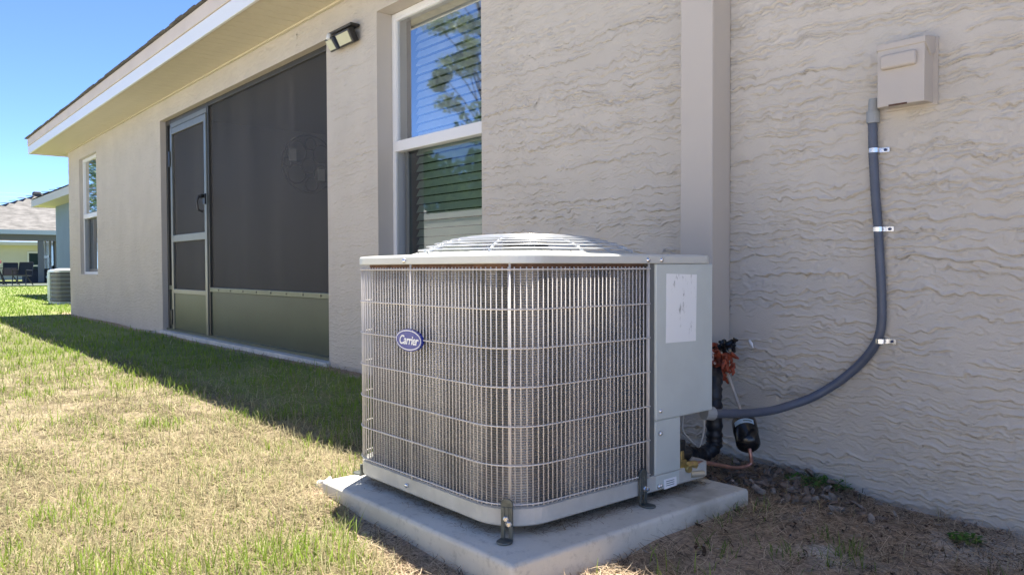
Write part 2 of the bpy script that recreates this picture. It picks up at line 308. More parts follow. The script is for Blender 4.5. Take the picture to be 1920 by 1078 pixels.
def wall_grid(x0, x1, z0, z1, dx, dz, amp=1.):
    ex = [a for o in OPN for a in o[:2] if x0 < a < x1]; ez = [a for o in OPN for a in o[2:] if z0 < a < z1]
    def ax(a, b, st, ext):
        k = sorted([a, b]+ext); out = []
        for p, q in zip(k[:-1], k[1:]):
            if q-p > 1e-6: out += list(np.linspace(p, q, max(2, int(round((q-p)/st))+1)))[:-1]
        return np.array(out+[b])
    gx, gzv = ax(x0, x1, dx, ex), ax(z0, z1, dz, ez); GX, GZ = np.meshgrid(gx, gzv); a, b = GX.ravel(), GZ.ravel()
    d = np.full(a.shape, 9.)
    for o in OPN: d = np.minimum(d, np.hypot(np.maximum(0, np.maximum(o[0]-a, a-o[1])), np.maximum(0, np.maximum(o[2]-b, b-o[3]))))
    h = stucco_h(a, b)*amp*ss(0, .02, d); F = grid_faces(len(gx), len(gzv)); cx = (a[F[:, 0]]+a[F[:, 2]])/2; cz = (b[F[:, 0]]+b[F[:, 2]])/2
    keep = np.ones(len(F), bool)
    for o in OPN: keep &= ~((cx > o[0]) & (cx < o[1]) & (cz > o[2]) & (cz < o[3]))
    return np.stack([a, 2.45-h, b], 1), F[keep]
parts = [wall_grid(-3.15, -.35, -.78, 1.0, .0052, .0027), wall_grid(-3.15, -.35, 1.0, 1.744, .008, .004), wall_grid(-3.15, -.35, -.86, -.78, .05, .02), wall_grid(-.35, .0, -.86, 1.744, .02, .008), wall_grid(-5.3, -3.15, -.86, 1.744, .009, .0042), wall_grid(FX0, -5.3, -.86, 1.744, .022, .009, 1.2), wall_grid(.0, FX1, -.86, 1.744, .05, .02)]
Vs, Fs, b = [], [], 0
for v, q in parts: Vs.append(v); Fs.append(q+b); b += len(v)
big('wall', np.concatenate(Vs), np.concatenate(Fs), stucco, parent=house, smooth=True)
m = M()                                       # reveals of the openings, end wall, back wall
for x0, x1, z0, z1 in OPN:
    yb = 2.60; m.box(x0-.12, x0, 2.4502, yb, z0-.1, z1+.1); m.box(x1, x1+.12, 2.4502, yb, z0-.1, z1+.1); m.box(x0, x1, 2.4502, yb, z1, z1+.1)
    if z0 > -.5: m.box(x0, x1, 2.4502, yb, z0-.1, z0)
    link('opening_reveal', m, smooth_trim, house); m = M()
m = M(); m.box(FX0, FX0+.15, 2.452, 14, -.86, 1.744); m.box(FX0, FX1, 13.9, 14.1, -.86, 1.744); m.box(FX1-.1, FX1, 2.47, 14, -.86, 1.744)
link('end_wall', m, stucco, house)
for (x0, x1, s) in ((-4.186, -3.15, 1), (-12.5, -11.47, 1)):     # thin raised sill band
    link('window_sill', M().box(x0-.02, x1+.02, 2.44, 2.56, -.10, -.068), smooth_trim, house, bevel=.004)
# soffit: single vinyl boards across the overhang
SZ = 1.746; n = int((FX1+13.62)/.125)
proto = link('soffit_panel', M().box(-13.62, -13.62+.1190, 2.035, 2.447, SZ, SZ+.012), soffit_m, house, bevel=.003, seg=1)
for i in range(1, n): clone(proto, (i*.125, 0, 0), house)
link('soffit_backing', M().box(-13.7, FX1, 2.03, 14, SZ+.0125, SZ+.03), soffit_m, house)
link('soffit_channel', M().box(FX0, FX1, 2.425, 2.4465, SZ-.016, SZ-.002), soffit_m, house)
link('white_fascia', M().box(-13.72, FX1, 2.008, 2.03, 1.735, 1.848).box(-13.72, -13.70, 2.03, 14.4, 1.735, 1.848), white_alu, house, bevel=.003)
link('upper_fascia', M().box(-13.715, FX1, 2.0, 2.03, 1.852, 1.962).box(-13.715, -13.69, 2.03, 14.4, 1.852, 1.962), beige_fascia, house, bevel=.003)
m = M(); k = int((FX1+13.8)/.155); px = -13.78
for i in range(k):                            # ragged starter course
    d = random.uniform(-.006, .006); m.box(px, px+.15, 1.975+d, 2.35, 1.966+random.uniform(0, .005), 1.976+random.uniform(.0, .006)); px += .155
link('shingle_edge', m, shingle, house)
m = M(); e = 1.982; rz = e+6.1*.42
m.add([(-13.77, 1.99, e), (FX1, 1.99, e), (FX1, 8.2, rz), (-7.6, 8.2, rz), (-13.77, 14.4, e), (FX1, 14.4, e)], [(0, 1, 2, 3), (0, 3, 4), (3, 2, 5, 4)]); link('roof', m, shingle, house)
# screened patio room
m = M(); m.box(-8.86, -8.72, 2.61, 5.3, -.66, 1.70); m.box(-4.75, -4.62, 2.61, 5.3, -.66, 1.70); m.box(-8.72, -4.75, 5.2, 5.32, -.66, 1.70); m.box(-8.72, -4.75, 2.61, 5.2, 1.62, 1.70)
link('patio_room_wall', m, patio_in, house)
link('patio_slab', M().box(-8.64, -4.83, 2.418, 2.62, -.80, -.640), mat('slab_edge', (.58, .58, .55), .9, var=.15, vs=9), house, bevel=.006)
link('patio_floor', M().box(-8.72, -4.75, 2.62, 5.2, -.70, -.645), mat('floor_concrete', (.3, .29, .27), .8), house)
DL, DR = -8.44, -7.37; yf0, yf1 = 2.505, 2.545; T = 1.541
m = M(); m.box(-8.618, -8.57, yf0, yf1, -.64, T); m.box(DL-.035, DL-.003, yf0, yf1, -.64, T); m.box(DR+.003, DR+.04, yf0, yf1, -.64, T); m.box(-4.90, -4.852, yf0, yf1, -.64, T)
m.box(-8.57, DL-.035, yf0+.002, yf1-.002, T-.05, T); m.box(DL-.003, DR+.003, yf0+.002, yf1-.002, T-.05, T); m.box(DR+.04, -4.90, yf0+.002, yf1-.002, T-.04, T)
dark_bronze = mat('dark_bronze', (.07, .068, .06), .35, .5)
link('screen_frame', m, dark_bronze, house, bevel=.003)
for x0, x1 in ((-8.57, DL-.035), (DR+.04, -4.90)):
    link('kick_panel', M().box(x0, x1, yf0+.012, yf0+.02, -.64, -.215), kick_m, house)
    link('chair_rail', M().box(x0, x1, yf0-.004, yf1-.004, -.215, -.172), mat('rail_bronze', (.13, .15, .11), .35, .5), house, bevel=.004)
    link('insect_screen', M().add([(x0, yf0+.02, -.172), (x1, yf0+.02, -.172), (x1, yf0+.02, T-.04), (x0, yf0+.02, T-.04)], [(0, 1, 2, 3)]), screen_m, house)
sp = link('rail_screw', M().cyl((-7.1, yf0-.004, -.193), (-7.1, yf0-.009, -.193), .007, 8), dark_bronze, house)
for i in range(1, 8): clone(sp, (i*.29, 0, 0), house)
link('screen_sill', M().box(-8.618, -4.852, yf0-.02, yf1+.02, -.64, -.618), mat('rail_bronze', (.2, .2, .2)), house)
m = M(); st = .055
y0, y1 = yf0-.012, yf0+.022
m.box(DL, DL+st, y0, y1, -.62, 1.44); m.box(DR-st, DR, y0, y1, -.62, 1.44); m.box(DL+st, DR-st, y0+.001, y1-.001, 1.375, 1.44); m.box(DL+st, DR-st, y0+.001, y1-.001, .275, .345)
m.box(DL+st, DR-st, y0+.001, y1-.001, -.25, -.205)
door = link('screen_door', m, bronze, house, bevel=.003, label='screen door with silver-bronze frame and dark kick plate')
link('kick_plate', M().box(DL+st, DR-st, y0+.01, y1-.012, -.615, -.25), mat('door_kick', (.075, .090, .055), .36, .4, var=.15, vs=3), door)
link('transom_bar', M().box(DL, DR, yf0-.004, yf1-.006, 1.447, T-.05), bronze, door)
for a, b in ((-.205, .275), (.345, 1.375)):
    link('insect_screen', M().add([(DL+st, y0+.02, a), (DR-st, y0+.02, a), (DR-st, y0+.02, b), (DL+st, y0+.02, b)], [(0, 1, 2, 3)]), screen_m, door)
for zc in (1.13, -.50): link('hinge', M().box(DL-.022, DL+.018, y0-.012, y0-.0005, zc-.08, zc+.08), black_p, door, bevel=.004)
hx = DR-.028
m = M().box(hx-.03, hx+.03, y0-.014, y0-.0005, .60, .70); m.tube([(hx, y0-.01, .685), (hx-.01, y0-.055, .68), (hx-.018, y0-.07, .62), (hx-.015, y0-.06, .545), (hx, y0-.02, .53)], .011, 8); m.box(hx-.05, hx+.02, y0-.05, y0-.014, .66, .69)
link('door_handle', m, black_p, door, bevel=.003)
# things inside the patio room
art = empty('wall_art', (-8.70, 4.15, .9), 'dark round metal ring sculpture seen dimly through the patio screen', 'wall art')
def ring(yc, zc, r, th, xx=-8.69, n=32): return [(xx, yc+r*math.cos(2*math.pi*i/n), zc+r*math.sin(2*math.pi*i/n)) for i in range(n)]
link('outer_ring', M().tube(ring(4.15, 1.24, .34, 0), .013, 6, closed=True), black_p, art, smooth=True)
for i, (a, b, r) in enumerate(((.16, .13, .11), (-.15, .14, .12), (0, -.02, .09), (.17, -.11, .10), (-.16, -.13, .11), (.02, .24, .07), (.03, -.24, .08), (-.27, 0, .05), (.27, .02, .05))):
    link('inner_ring', M().tube(ring(4.15+a, 1.24+b, r, 0, n=20), .009, 5, closed=True), black_p, art, smooth=True)
for i, (yy, zz, l) in enumerate(((3.93, 1.33, 'white switch plate on patio room wall at left of ring sculpture'), (4.29, 1.12, 'white outlet plate on patio room wall at right of ring sculpture'))):
    link('switch_plate', M().box(-8.66, -8.645, yy-.045, yy+.045, zz-.07, zz+.07), mat('plate', (.8, .8, .76), .4), None, bevel=.004, label=l, cat='switch plate', group='white plates on the patio wall')

# windows (single-hung) and blinds
def window(x0, x1, blind_label, y=2.555):
    z0, z1 = -.068, 1.558; zm = .745; fw = .032
    m = M(); m.box(x0+.001, x0+fw, y, y+.09, z0, z1); m.box(x1-fw, x1-.001, y, y+.09, z0, z1); m.box(x0+fw, x1-fw, y+.001, y+.088, z1-fw, z1); m.box(x0+fw, x1-fw, y+.001, y+.088, z0, z0+fw)
    wdw = link('window', m, white_vinyl, house, bevel=.003)
    link('meeting_rail', M().box(x0+fw, x1-fw, y-.006, y+.05, zm-.032, zm+.034), white_vinyl, wdw, bevel=.004)
    m = M().box(x0+fw, x0+fw+.012, y+.004, y+.03, zm+.034, z1-fw).box(x1-fw-.012, x1-fw, y+.004, y+.03, zm+.034, z1-fw)
    m.box(x0+fw+.012, x1-fw-.012, y+.005, y+.029, z1-fw-.012, z1-fw); link('upper_sash', m, white_vinyl, wdw)
    g = lambda a, b, c, d, yy: M().add([(a, yy, c), (b, yy, c), (b, yy, d), (a, yy, d)], [(0, 1, 2, 3)])
    link('pane', g(x0+fw+.01, x1-fw-.01, zm+.03, z1-fw-.01, y+.018), pane_m, wdw)
    link('sash_track', M().box(x1-fw-.014, x1-fw, y+.01, y+.075, z0+fw, zm-.032), mat('track_grey', (.35, .37, .38), .4), wdw)
    m = M().box(x0+fw, x0+fw+.014, y+.01, y+.075, z0+fw, zm-.032); link('sash_track', m, mat('track_grey', (.35, .37, .38), .4), wdw)
    sx = x0+fw+.03
    m = M().box(sx, sx+.035, y+.052, y+.078, z0+fw, zm-.033).box(x1-fw-.065, x1-fw-.03, y+.052, y+.078, z0+fw, zm-.033).box(sx+.035, x1-fw-.065, y+.053, y+.077, z0+fw, z0+fw+.04)
    link('lower_sash', m, dark_track, wdw, bevel=.002)
    link('pane', g(sx+.03, x1-fw-.06, z0+fw+.03, zm-.03, y+.062), pane_low, wdw)
    bl = empty('window_blind', ((x0+x1)/2, 2.70, z0), blind_label, 'blind', 'white slat blinds behind the windows')
    link('head_rail', M().box(x0+.03, x1-.03, 2.68, 2.74, z1-.05, z1-.002), slat_m, bl)
    sl0 = None; zz = z0+.035
    while zz < z1-.06:
        if sl0 is None:
            m = M(); a = R(62); c_, s_ = .026*math.cos(a), .026*math.sin(a); cx = (x0+x1)/2; hw = (x1-x0)/2-.045
            m.add([(cx-hw, 2.71-c_, zz-s_), (cx+hw, 2.71-c_, zz-s_), (cx+hw, 2.71+c_, zz+s_), (cx-hw, 2.71+c_, zz+s_), (cx-hw, 2.713-c_, zz-s_-.001), (cx+hw, 2.713-c_, zz-s_-.001), (cx+hw, 2.713+c_, zz+s_-.001), (cx-hw, 2.713+c_, zz+s_-.001)],
                  [(0, 1, 2, 3), (7, 6, 5, 4), (0, 4, 5, 1), (2, 6, 7, 3)]); sl0 = link('slat', m, slat_m, bl); zs0 = zz
        else: clone(sl0, (0, 0, zz-zs0), bl)
        zz += .0505
    link('room_lining', M().add([(x0-.3, 2.95, z0-.3), (x1+.3, 2.95, z0-.3), (x1+.3, 2.95, z1+.15), (x0-.3, 2.95, z1+.15)], [(0, 1, 2, 3)]), mat('dark_room', (.05, .05, .05), .9), wdw)
window(-4.186, -3.15, 'white slat blind closed behind the tall window above the air conditioner')
window(-12.5, -11.47, 'white slat blind behind the smaller-looking window at the far house corner', 2.495)

# pipe chase (square cover on the wall)
link('pipe_chase', M().box(-1.809, -1.668, 2.334, 2.447, -.335, 1.743), smooth_trim, house, bevel=.006, label='smooth taupe square pipe cover running up the stucco wall')

# ---------------------------------------------------------------- security light
sl_ = empty('security_light', (-4.52, 2.40, 1.38), 'black solar security light with two pale lamp heads under the eave', 'wall light')
m = M().box(-4.69, -4.375, 2.375, 2.445, 1.511, 1.532); m.box(-4.60, -4.46, 2.42, 2.447, 1.43, 1.512); link('housing', m, black_p, sl_, bevel=.01)
def head(cx, cz, wd, hd, az, nm):
    c, s = math.cos(az), math.sin(az); tl = R(28)
    def P(u, v, d):                            # u across, v up, d outwards (front); tilt the face downwards
        dy = d*math.cos(tl)+v*math.sin(tl); dz = v*math.cos(tl)-d*math.sin(tl); return (cx+u*c+dy*s, 2.405+u*s*-1*0-dy*c, cz+dz)
    m = M().prism([(-wd, -hd), (wd, -hd), (wd, hd), (-wd, hd)], P, -.01, .035); hdo = link('lamp_head', m, black_p, sl_, bevel=.007)
    link('lens', M().prism([(-wd+.014, -hd+.012), (wd-.014, -hd+.012), (wd-.014, hd-.012), (-wd+.014, hd-.012)], P, .03, .0375), mat('lamp_lens', (.50, .51, .34), .3, bump=.001, bs=120), hdo)
head(-4.462, 1.462, .090, .045, .0, 'r'); head(-4.630, 1.462, .056, .045, -.5, 'l')
ang = [math.pi+math.pi*i/8 for i in range(9)]
m = M().tube([(-4.632, 2.362, 1.508), (-4.632, 2.352, 1.474)], [.016, .014], 12); link('sensor', m, mat('sensor_white', (.75, .78, .78), .3), sl_, smooth=True)

# ---------------------------------------------------------------- disconnect box, conduit and straps
db = empty('disconnect_box', (-1.03, 2.41, .48), 'beige electrical disconnect box with flip cover high on the stucco wall', 'electrical box')
bx0, bx1, bz0, bz1 = -1.102, -.966, .479, .662
link('enclosure', M().box(bx0+.002, bx1-.002, 2.388, 2.444, bz0+.003, bz1), box_m, db, bevel=.002)
link('back_plate', M().box(bx0-.004, bx1+.010, 2.4405, 2.449, bz0-.003, bz1+.012), box_m, db)
link('cover', M().box(bx0, bx1, 2.374, 2.389, bz0, bz1-.014), box_m, db, bevel=.002)
m = M().prism([(2.371, bz1-.013), (2.371, bz1+.004), (2.44, bz1+.014), (2.44, bz1-.035), (2.415, bz1-.045), (2.395, bz1-.030)], lambda u, v, d: (d, u, v), bx0-.003, bx1+.003); link('rain_hood', m, box_m, db, bevel=.0015)
link('raised_grip', M().box(bx0+.012, bx1-.020, 2.3585, 2.380, bz0+.108, bz0+.152), box_m, db, bevel=.009, seg=4)
link('rust_lip', M().box(bx0+.035, bx0+.088, 2.372, 2.3755, bz0-.001, bz0+.004), mat('rust', (.10, .05, .03), .8), db)
cd = empty('electrical_conduit', (-1.12, 2.43, -.45), 'grey flexible conduit curving down the wall to the air conditioner', 'conduit')
cpts = [(-1.425, 1.965, -.442), (-1.418, 1.99, -.447), (-1.412, 2.04, -.452), (-1.400, 2.14, -.462), (-1.380, 2.25, -.464), (-1.345, 2.32, -.448), (-1.303, 2.365, -.425), (-1.255, 2.40, -.388), (-1.209, 2.42, -.345), (-1.165, 2.430, -.297), (-1.132, 2.432, -.250), (-1.114, 2.432, -.205), (-1.109, 2.432, -.150),
        (-1.112, 2.432, -.05), (-1.117, 2.432, .03), (-1.122, 2.432, .115), (-1.130, 2.432, .20), (-1.136, 2.432, .29), (-1.140, 2.432, .36), (-1.142, 2.432, .46)]
def spline(P, k=8):
    P = [Vector(p) for p in P]; out = []
    for i in range(len(P)-1):
        a = P[max(i-1, 0)]; b = P[i]; c = P[i+1]; d = P[min(i+2, len(P)-1)]
        for j in range(k):
            t = j/k; out.append(.5*((2*b)+(c-a)*t+(2*a-5*b+4*c-d)*t*t+(3*b-a-3*c+d)*t**3))
    return out+[P[-1]]
S = spline(cpts, 12); link('conduit_pipe', M().tube(S, [.0138+(.0006 if i % 2 else 0) for i in range(len(S))], 12), conduit_m, cd, smooth=True)
link('connector', M().cyl((-1.141, 2.432, .445), (-1.141, 2.432, .482), .0195, 16).cyl((-1.141, 2.432, .482), (-1.137, 2.430, .52), .0155, 16), mat('fitting_grey', (.30, .32, .33), .45), cd, bevel=.002)
link('connector', M().cyl((-1.425, 1.956, -.4415), (-1.417, 1.992, -.4465), .021, 16), mat('fitting_grey', (.3, .3, .3)), cd, bevel=.002)
for (sx, sz, l) in ((-1.137, .36, 'top zinc conduit strap below the beige box'), (-1.122, .115, 'middle zinc strap on the straight conduit run'), (-1.112, -.232, 'lowest zinc strap where the conduit starts to curve')):
    so_ = empty('conduit_strap', (sx, 2.44, sz-.008), l, 'pipe strap', 'zinc straps holding the conduit')
    m = M(); N = 12; pr = []
    for i in range(N+1):
        a = math.pi*i/N; pr.append((sx+.0165*math.cos(a), 2.432-.0165*math.sin(a)))
    pr += [(sx-.0165, 2.447)]; pr = [(sx+.0165+.026, 2.447-.004), (sx+.0165, 2.447-.005)]+pr
    v = [];
    for (a, b_) in pr:
        v += [(a, b_, sz-.007), (a, b_, sz+.007)]
    m.add(v, [(2*i, 2*i+1, 2*i+3, 2*i+2) for i in range(len(pr)-1)]); o = link('band', m, zinc, so_)
    o.modifiers.new('s', 'SOLIDIFY').thickness = .0015
    link('bolt', M().cyl((sx+.031, 2.444, sz), (sx+.031, 2.4385, sz), .0045, 10), mat('bolt_blue', (.03, .05, .12), .4, .5), so_)

# ---------------------------------------------------------------- the air conditioner
AX0, AX1, AY0, AY1 = -2.178, -1.396, 1.162, 1.954; RC = .125; ZB, ZT = -.625, .034
def rsq(ins, r, n=10, corners=(1, 1, 1, .25)):      # counter-clockwise loop: front-left, front-right, rear-right, rear-left
    x0, x1, y0, y1 = AX0+ins, AX1-ins, AY0+ins, AY1-ins; P = []
    for (cx, cy, a0, k) in ((x0, y0, 180, 1), (x1, y0, 270, 1), (x1, y1, 0, .3), (x0, y1, 90, 1)):
        q = max(r*k-ins, .004); ox = cx+q if cx == x0 else cx-q; oy = cy+q if cy == y0 else cy-q
        for i in range(n+1): a = R(a0+90*i/n); P.append((ox+q*math.cos(a), oy+q*math.sin(a)))
    return P
def band(m, loops):                             # loops: list of (points2d, z)
    k = len(loops[0][0]); v = [(p[0], p[1], z) for P, z in loops for p in P]
    m.add(v, [(i*k+j, i*k+(j+1) % k, (i+1)*k+(j+1) % k, (i+1)*k+j) for i in range(len(loops)-1) for j in range(k)]); return m
ac = empty('air_conditioner', (-1.787, 1.558, -.64), 'large grey air conditioner condenser with wire guard on the concrete pad', 'air conditioner')
band_m = band(M(), [(rsq(.03, RC), ZB+.004), (rsq(.002, RC), ZB), (rsq(-.001, RC), ZB+.004), (rsq(-.001, RC), ZB+.042), (rsq(.006, RC), ZB+.045), (rsq(.03, RC), ZB+.040), (rsq(.03, RC), ZB+.004)])
base = link('base_pan', band_m, unit_grey_dark, ac, smooth=False)
k = len(rsq(.03, RC)); m = M().add([(p[0], p[1], ZB+.012) for p in rsq(.02, RC)], [tuple(range(k))]); link('base_floor', m, dark_track, ac)
# coil
LC = rsq(.030, RC); i0 = 22
LC = [(AX1-.36, AY1-.03)]+[p for p in LC[33:]]+[p for p in LC[:22]]+[(AX1-.03, 1.684)]
def strip(P_, z0_, z1_): k_ = len(P_); return M().add([(p[0], p[1], z0_) for p in P_]+[(p[0], p[1], z1_) for p in P_], [(i, i+1, k_+i+1, k_+i) for i in range(k_-1)])
link('coil', strip(LC, ZB+.02, .0), coil_m, ac, smooth=True)
link('coil_top_band', strip([(p[0]+(.004 if p[0] > -1.787 else -.004), p[1]+(.004 if p[1] > 1.55 else -.004)) for p in LC], -.004, .012), mat('rust_foam', (.16, .09, .06), .9, var=.4, vs=30), ac, smooth=True)
# cap
cc = Vector((-1.787, 1.556)); RG = .335
O = rsq(-.006, RC); k = len(O); m = M()
def incirc(r, z): return [(cc.x+r*(Vector(p)-cc).normalized().x, cc.y+r*(Vector(p)-cc).normalized().y) for p in O]
band(m, [(rsq(.02, RC), .010), (rsq(-.004, RC), .010), (rsq(-.006, RC), .012), (rsq(-.006, RC), .029), (rsq(-.002, RC), .034), (rsq(.03, RC), .0365), (incirc(RG+.01, 0), .040), (incirc(RG-.01, 0), .046), (incirc(RG-.02, 0), .040), (incirc(RG-.02, 0), -.05)])
cap = link('top_cap', m, mat('cap_grey', (.58, .60, .57), .35, .1, var=.05, vs=6), ac, smooth=False)
for px_, py_, nx, ny in ((-1.835, AY0-.0065, 0, -1), (-1.4335, 1.1985, .707, -.707), (AX1+.0065, 1.655, 1, 0), (AX1+.0065, 1.712, 1, 0)):
    link('screw', M().tube([(px_-nx*.002, py_-ny*.002, .020), (px_+nx*.003, py_+ny*.003, .020), (px_+nx*.0055, py_+ny*.0055, .020)], [.008, .007, .004], 10), zinc, ac, smooth=True)
# fan guard
fg_ = None; nr = 12
for i in range(nr):
    r = RG-.012-i*.0245
    zz = .046+.052*(1-(r/RG)**3.2); P = [(cc.x+r*math.cos(2*math.pi*j/72), cc.y+r*math.sin(2*math.pi*j/72), zz) for j in range(72)]
    m = M().tube(P, .0021, 6, closed=True)
    if fg_ is None: fg_ = link('fan_grille', m, ring_m, ac, smooth=True)
    else: link('grille_ring', m, ring_m, fg_, smooth=True)
for i in range(8):
    a = R(-58+45*i); P = [(cc.x+r*math.cos(a), cc.y+r*math.sin(a), .046+.052*(1-(r/RG)**3.2)-.005) for r in np.linspace(.05, RG-.008, 12)]
    link('grille_spoke', M().tube(P, .003 if i % 2 else .0042, 6), ring_m, fg_, smooth=True)
link('grille_hub', M().cyl((cc.x, cc.y, .086), (cc.x, cc.y, .099), .055, 24), ring_m, fg_)
link('fan_motor', M().cyl((cc.x, cc.y, -.10), (cc.x, cc.y, .08), .07, 20), black_p, ac, bevel=.01)
for i in range(3):
    a = R(20+120*i); v = []
    for t in (0, .5, 1):
        for sd in (-1, 1):
            r = .06+.24*t; aa = a+sd*.42*(.5+.6*t); v.append((cc.x+r*math.cos(aa), cc.y+r*math.sin(aa), -.06-sd*.025))
    m = M().add(v, [(0, 1, 3, 2), (2, 3, 5, 4)]); o = link('fan_blade', m, mat('fan_grey', (.2, .21, .21), .4, .5), ac); o.modifiers.new('s', 'SOLIDIFY').thickness = .003
# wire guard: every rod its own piece
G = []                                          # arc-length path of the guard, from the service panel round the front to the left rear
L1 = [(AX1, y) for y in np.linspace(1.668, AY0+RC, 40)]; L1 += [(AX1-RC+RC*math.cos(R(-a)), AY0+RC+RC*math.sin(R(-a))) for a in np.linspace(2, 88, 24)]
L1 += [(x, AY0) for x in np.linspace(AX1-RC, AX0+RC, 50)]; L1 += [(AX0+RC-RC*math.sin(R(a)), AY0+RC-RC*math.cos(R(a))) for a in np.linspace(2, 88, 24)]; L1 += [(AX0, y) for y in np.linspace(AY0+RC, AY1-.02, 50)]
A = np.array(L1); dl = np.concatenate([[0], np.cumsum(np.hypot(*np.diff(A, axis=0).T))]); TOT = dl[-1]
def gp(s, out=0.):
    p = np.array([np.interp(s, dl, A[:, 0]), np.interp(s, dl, A[:, 1])]); q = np.array([np.interp(min(s+.004, TOT), dl, A[:, 0]), np.interp(min(s+.004, TOT), dl, A[:, 1])]); o_ = np.array([np.interp(max(s-.004, 0), dl, A[:, 0]), np.interp(max(s-.004, 0), dl, A[:, 1])])
    t = (q-o_); t /= np.hypot(*t); nrm = np.array([-t[1], t[0]]); nrm = -nrm if np.dot(nrm, p-np.array(cc)) < 0 else nrm; return p+nrm*out
levels = [-.004, -.100, -.194, -.288, -.383, -.477, -.571]
guard = None
for i, zl in enumerate(levels):
    P = [(*gp(s, .0035), zl) for s in np.linspace(0, TOT, 150)]; m = M().tube(P, .0020, 6)
    if guard is None: guard = link('wire_guard', m, wire_m, ac, smooth=True)
    else: link('cross_wire', m, wire_m, guard, smooth=True)
p0 = gp(.01); rod = link('guard_wire', M().tube([(p0[0], p0[1], -.578), (p0[0], p0[1], .002)], .0017, 6), wire_m, guard, smooth=True)
s = .01+.0148; stouts = []
while s < TOT-.005:
    q = gp(s); clone(rod, (q[0]-p0[0], q[1]-p0[1], 0), guard); s += .0148
i45 = float(np.interp(1.1985, A[:64, 1][::-1], dl[:64][::-1]))
for q in (gp(.002), (-1.4328, 1.1988), (-1.812, AY0)):
    link('stout_wire', M().tube([(q[0], q[1]-.001, -.583), (q[0], q[1]-.001, .0105)], .0029, 8), wire_m, guard, smooth=True)
# service panel and corner posts
px0, px1 = 1.693, AY1+.001
sp_ = link('service_panel', M().box(AX1-.14, AX1+.003, px0, px1, -.428, .0095), unit_grey, ac, bevel=.004)
link('corner_post', M().box(AX1-.10, AX1+.0005, px0+.001, 1.806, ZB+.043, -.4285), unit_grey, ac, bevel=.004)
link('post_foot', M().box(AX1-.03, AX1+.0015, px0+.0015, 1.800, ZB+.003, ZB+.0425), unit_grey, ac, bevel=.002)
link('dark_channel', M().box(AX1-.06, AX1-.004, px0-.018, px0-.0005, ZB+.043, .009), dark_track, ac)
link('rear_casing', M().box(AX1-.34, AX1-.142, AY1-.03, AY1-.002, -.428, .0095).box(AX1-.36, AX1-.35, 1.70, AY1-.031, ZB+.045, .0).box(AX1-.35, AX1-.06, 1.69, 1.70, ZB+.045, .0), mat('unit_inner', (.06, .06, .062), .6), ac)
m = M().prism([(1.807, -.600), (1.862, -.588), (1.880, -.594), (1.866, -.612), (1.807, -.624)], lambda u, v, d: (d, u, v), AX1-.09, AX1-.002); link('drain_lip', m, unit_grey, ac, bevel=.002)
link('faded_sticker', M().prism([(1.737, -.018), (1.876, -.022), (1.872, -.215), (1.735, -.213)], lambda u, v, d: (d, u, v), AX1+.0032, AX1+.0038), sticker_m, sp_, label='faded white rectangular sticker, worn in streaks')
lb = link('rating_label', M().prism([(1.728, -.598), (1.784, -.598), (1.786, -.624), (1.730, -.626)], lambda u, v, d: (d, u, v), AX1+.002, AX1+.0027), badge_white, ac)
for i in range(3): link('print_line', M().box(AX1+.0028, AX1+.003, 1.738, 1.774, -.618+.006*i, -.616+.006*i), mat('ink', (.12, .18, .2), .6), lb)
for (a, b_) in ((1.712, -.402), (1.712, -.465), (1.713, -.612), (1.706, -.500+.5-.6125)):
    link('screw', M().tube([(AX1+.001, a, b_), (AX1+.006, a, b_), (AX1+.009, a, b_)], [.007, .0065, .003], 10), zinc, ac, smooth=True)
for (a, b_, c_) in ((-1.835, AY0-.002, -.603), (-1.4365, 1.1965, -.603)):
    link('screw', M().tube([(a, b_+.001, c_), (a, b_-.005, c_), (a, b_-.008, c_)], [.007, .0065, .003], 10), zinc, ac, smooth=True)
# hurricane brackets: slotted strap, foot, bolts
def bracket(cx, cy, ang, short=False):
    root = link('tie_down_bracket', bracket_mesh(cx, cy, ang, short), galv, ac, bevel=.0015)
    return root
def bracket_mesh(cx, cy, ang, short=False):
    m = M(); c, s = math.cos(ang), math.sin(ang)
    def P(u, d, z): return (cx+u*c-d*s*-1, cy+u*s-d*c, z)      # u along the face, d outwards
    def b(u0, u1, d0, d1, z0, z1):
        m.add([P(u, d, z) for z in (z0, z1) for d in (d1, d0) for u in (u0, u1)], [(0, 2, 3, 1), (4, 5, 7, 6), (0, 1, 5, 4), (2, 6, 7, 3), (0, 4, 6, 2), (1, 3, 7, 5)])
    if short:
        b(-.015, .015, .004, .010, -.645, -.615); m.prism([(.0195*math.cos(a), .026+.021*math.sin(a)) for a in np.linspace(0, math.pi, 11)]+[(-.015, .004), (.015, .004)], lambda u, v, d: P(u, v, d), -.6495, -.6445); return m
    b(-.015, -.005, .004, .010, -.645, -.570); b(.004, .015, .004, .010, -.645, -.570); b(-.005, .004, .0045, .0095, -.600, -.570)
    pr = [(-.015, -.570), (.015, -.570)]+[(.015*math.cos(a), -.562+.013*math.sin(a)) for a in np.linspace(0, math.pi, 9)]
    m.prism(pr, lambda u, v, d: P(u, d, v), .004, .010)
    ft = [(.0195*math.cos(a), .026+.021*math.sin(a)) for a in np.linspace(0, math.pi, 11)]+[(-.015, .004), (.015, .004)]
    m.prism(ft, lambda u, v, d: P(u, v, d), -.6495, -.6445)
    return m
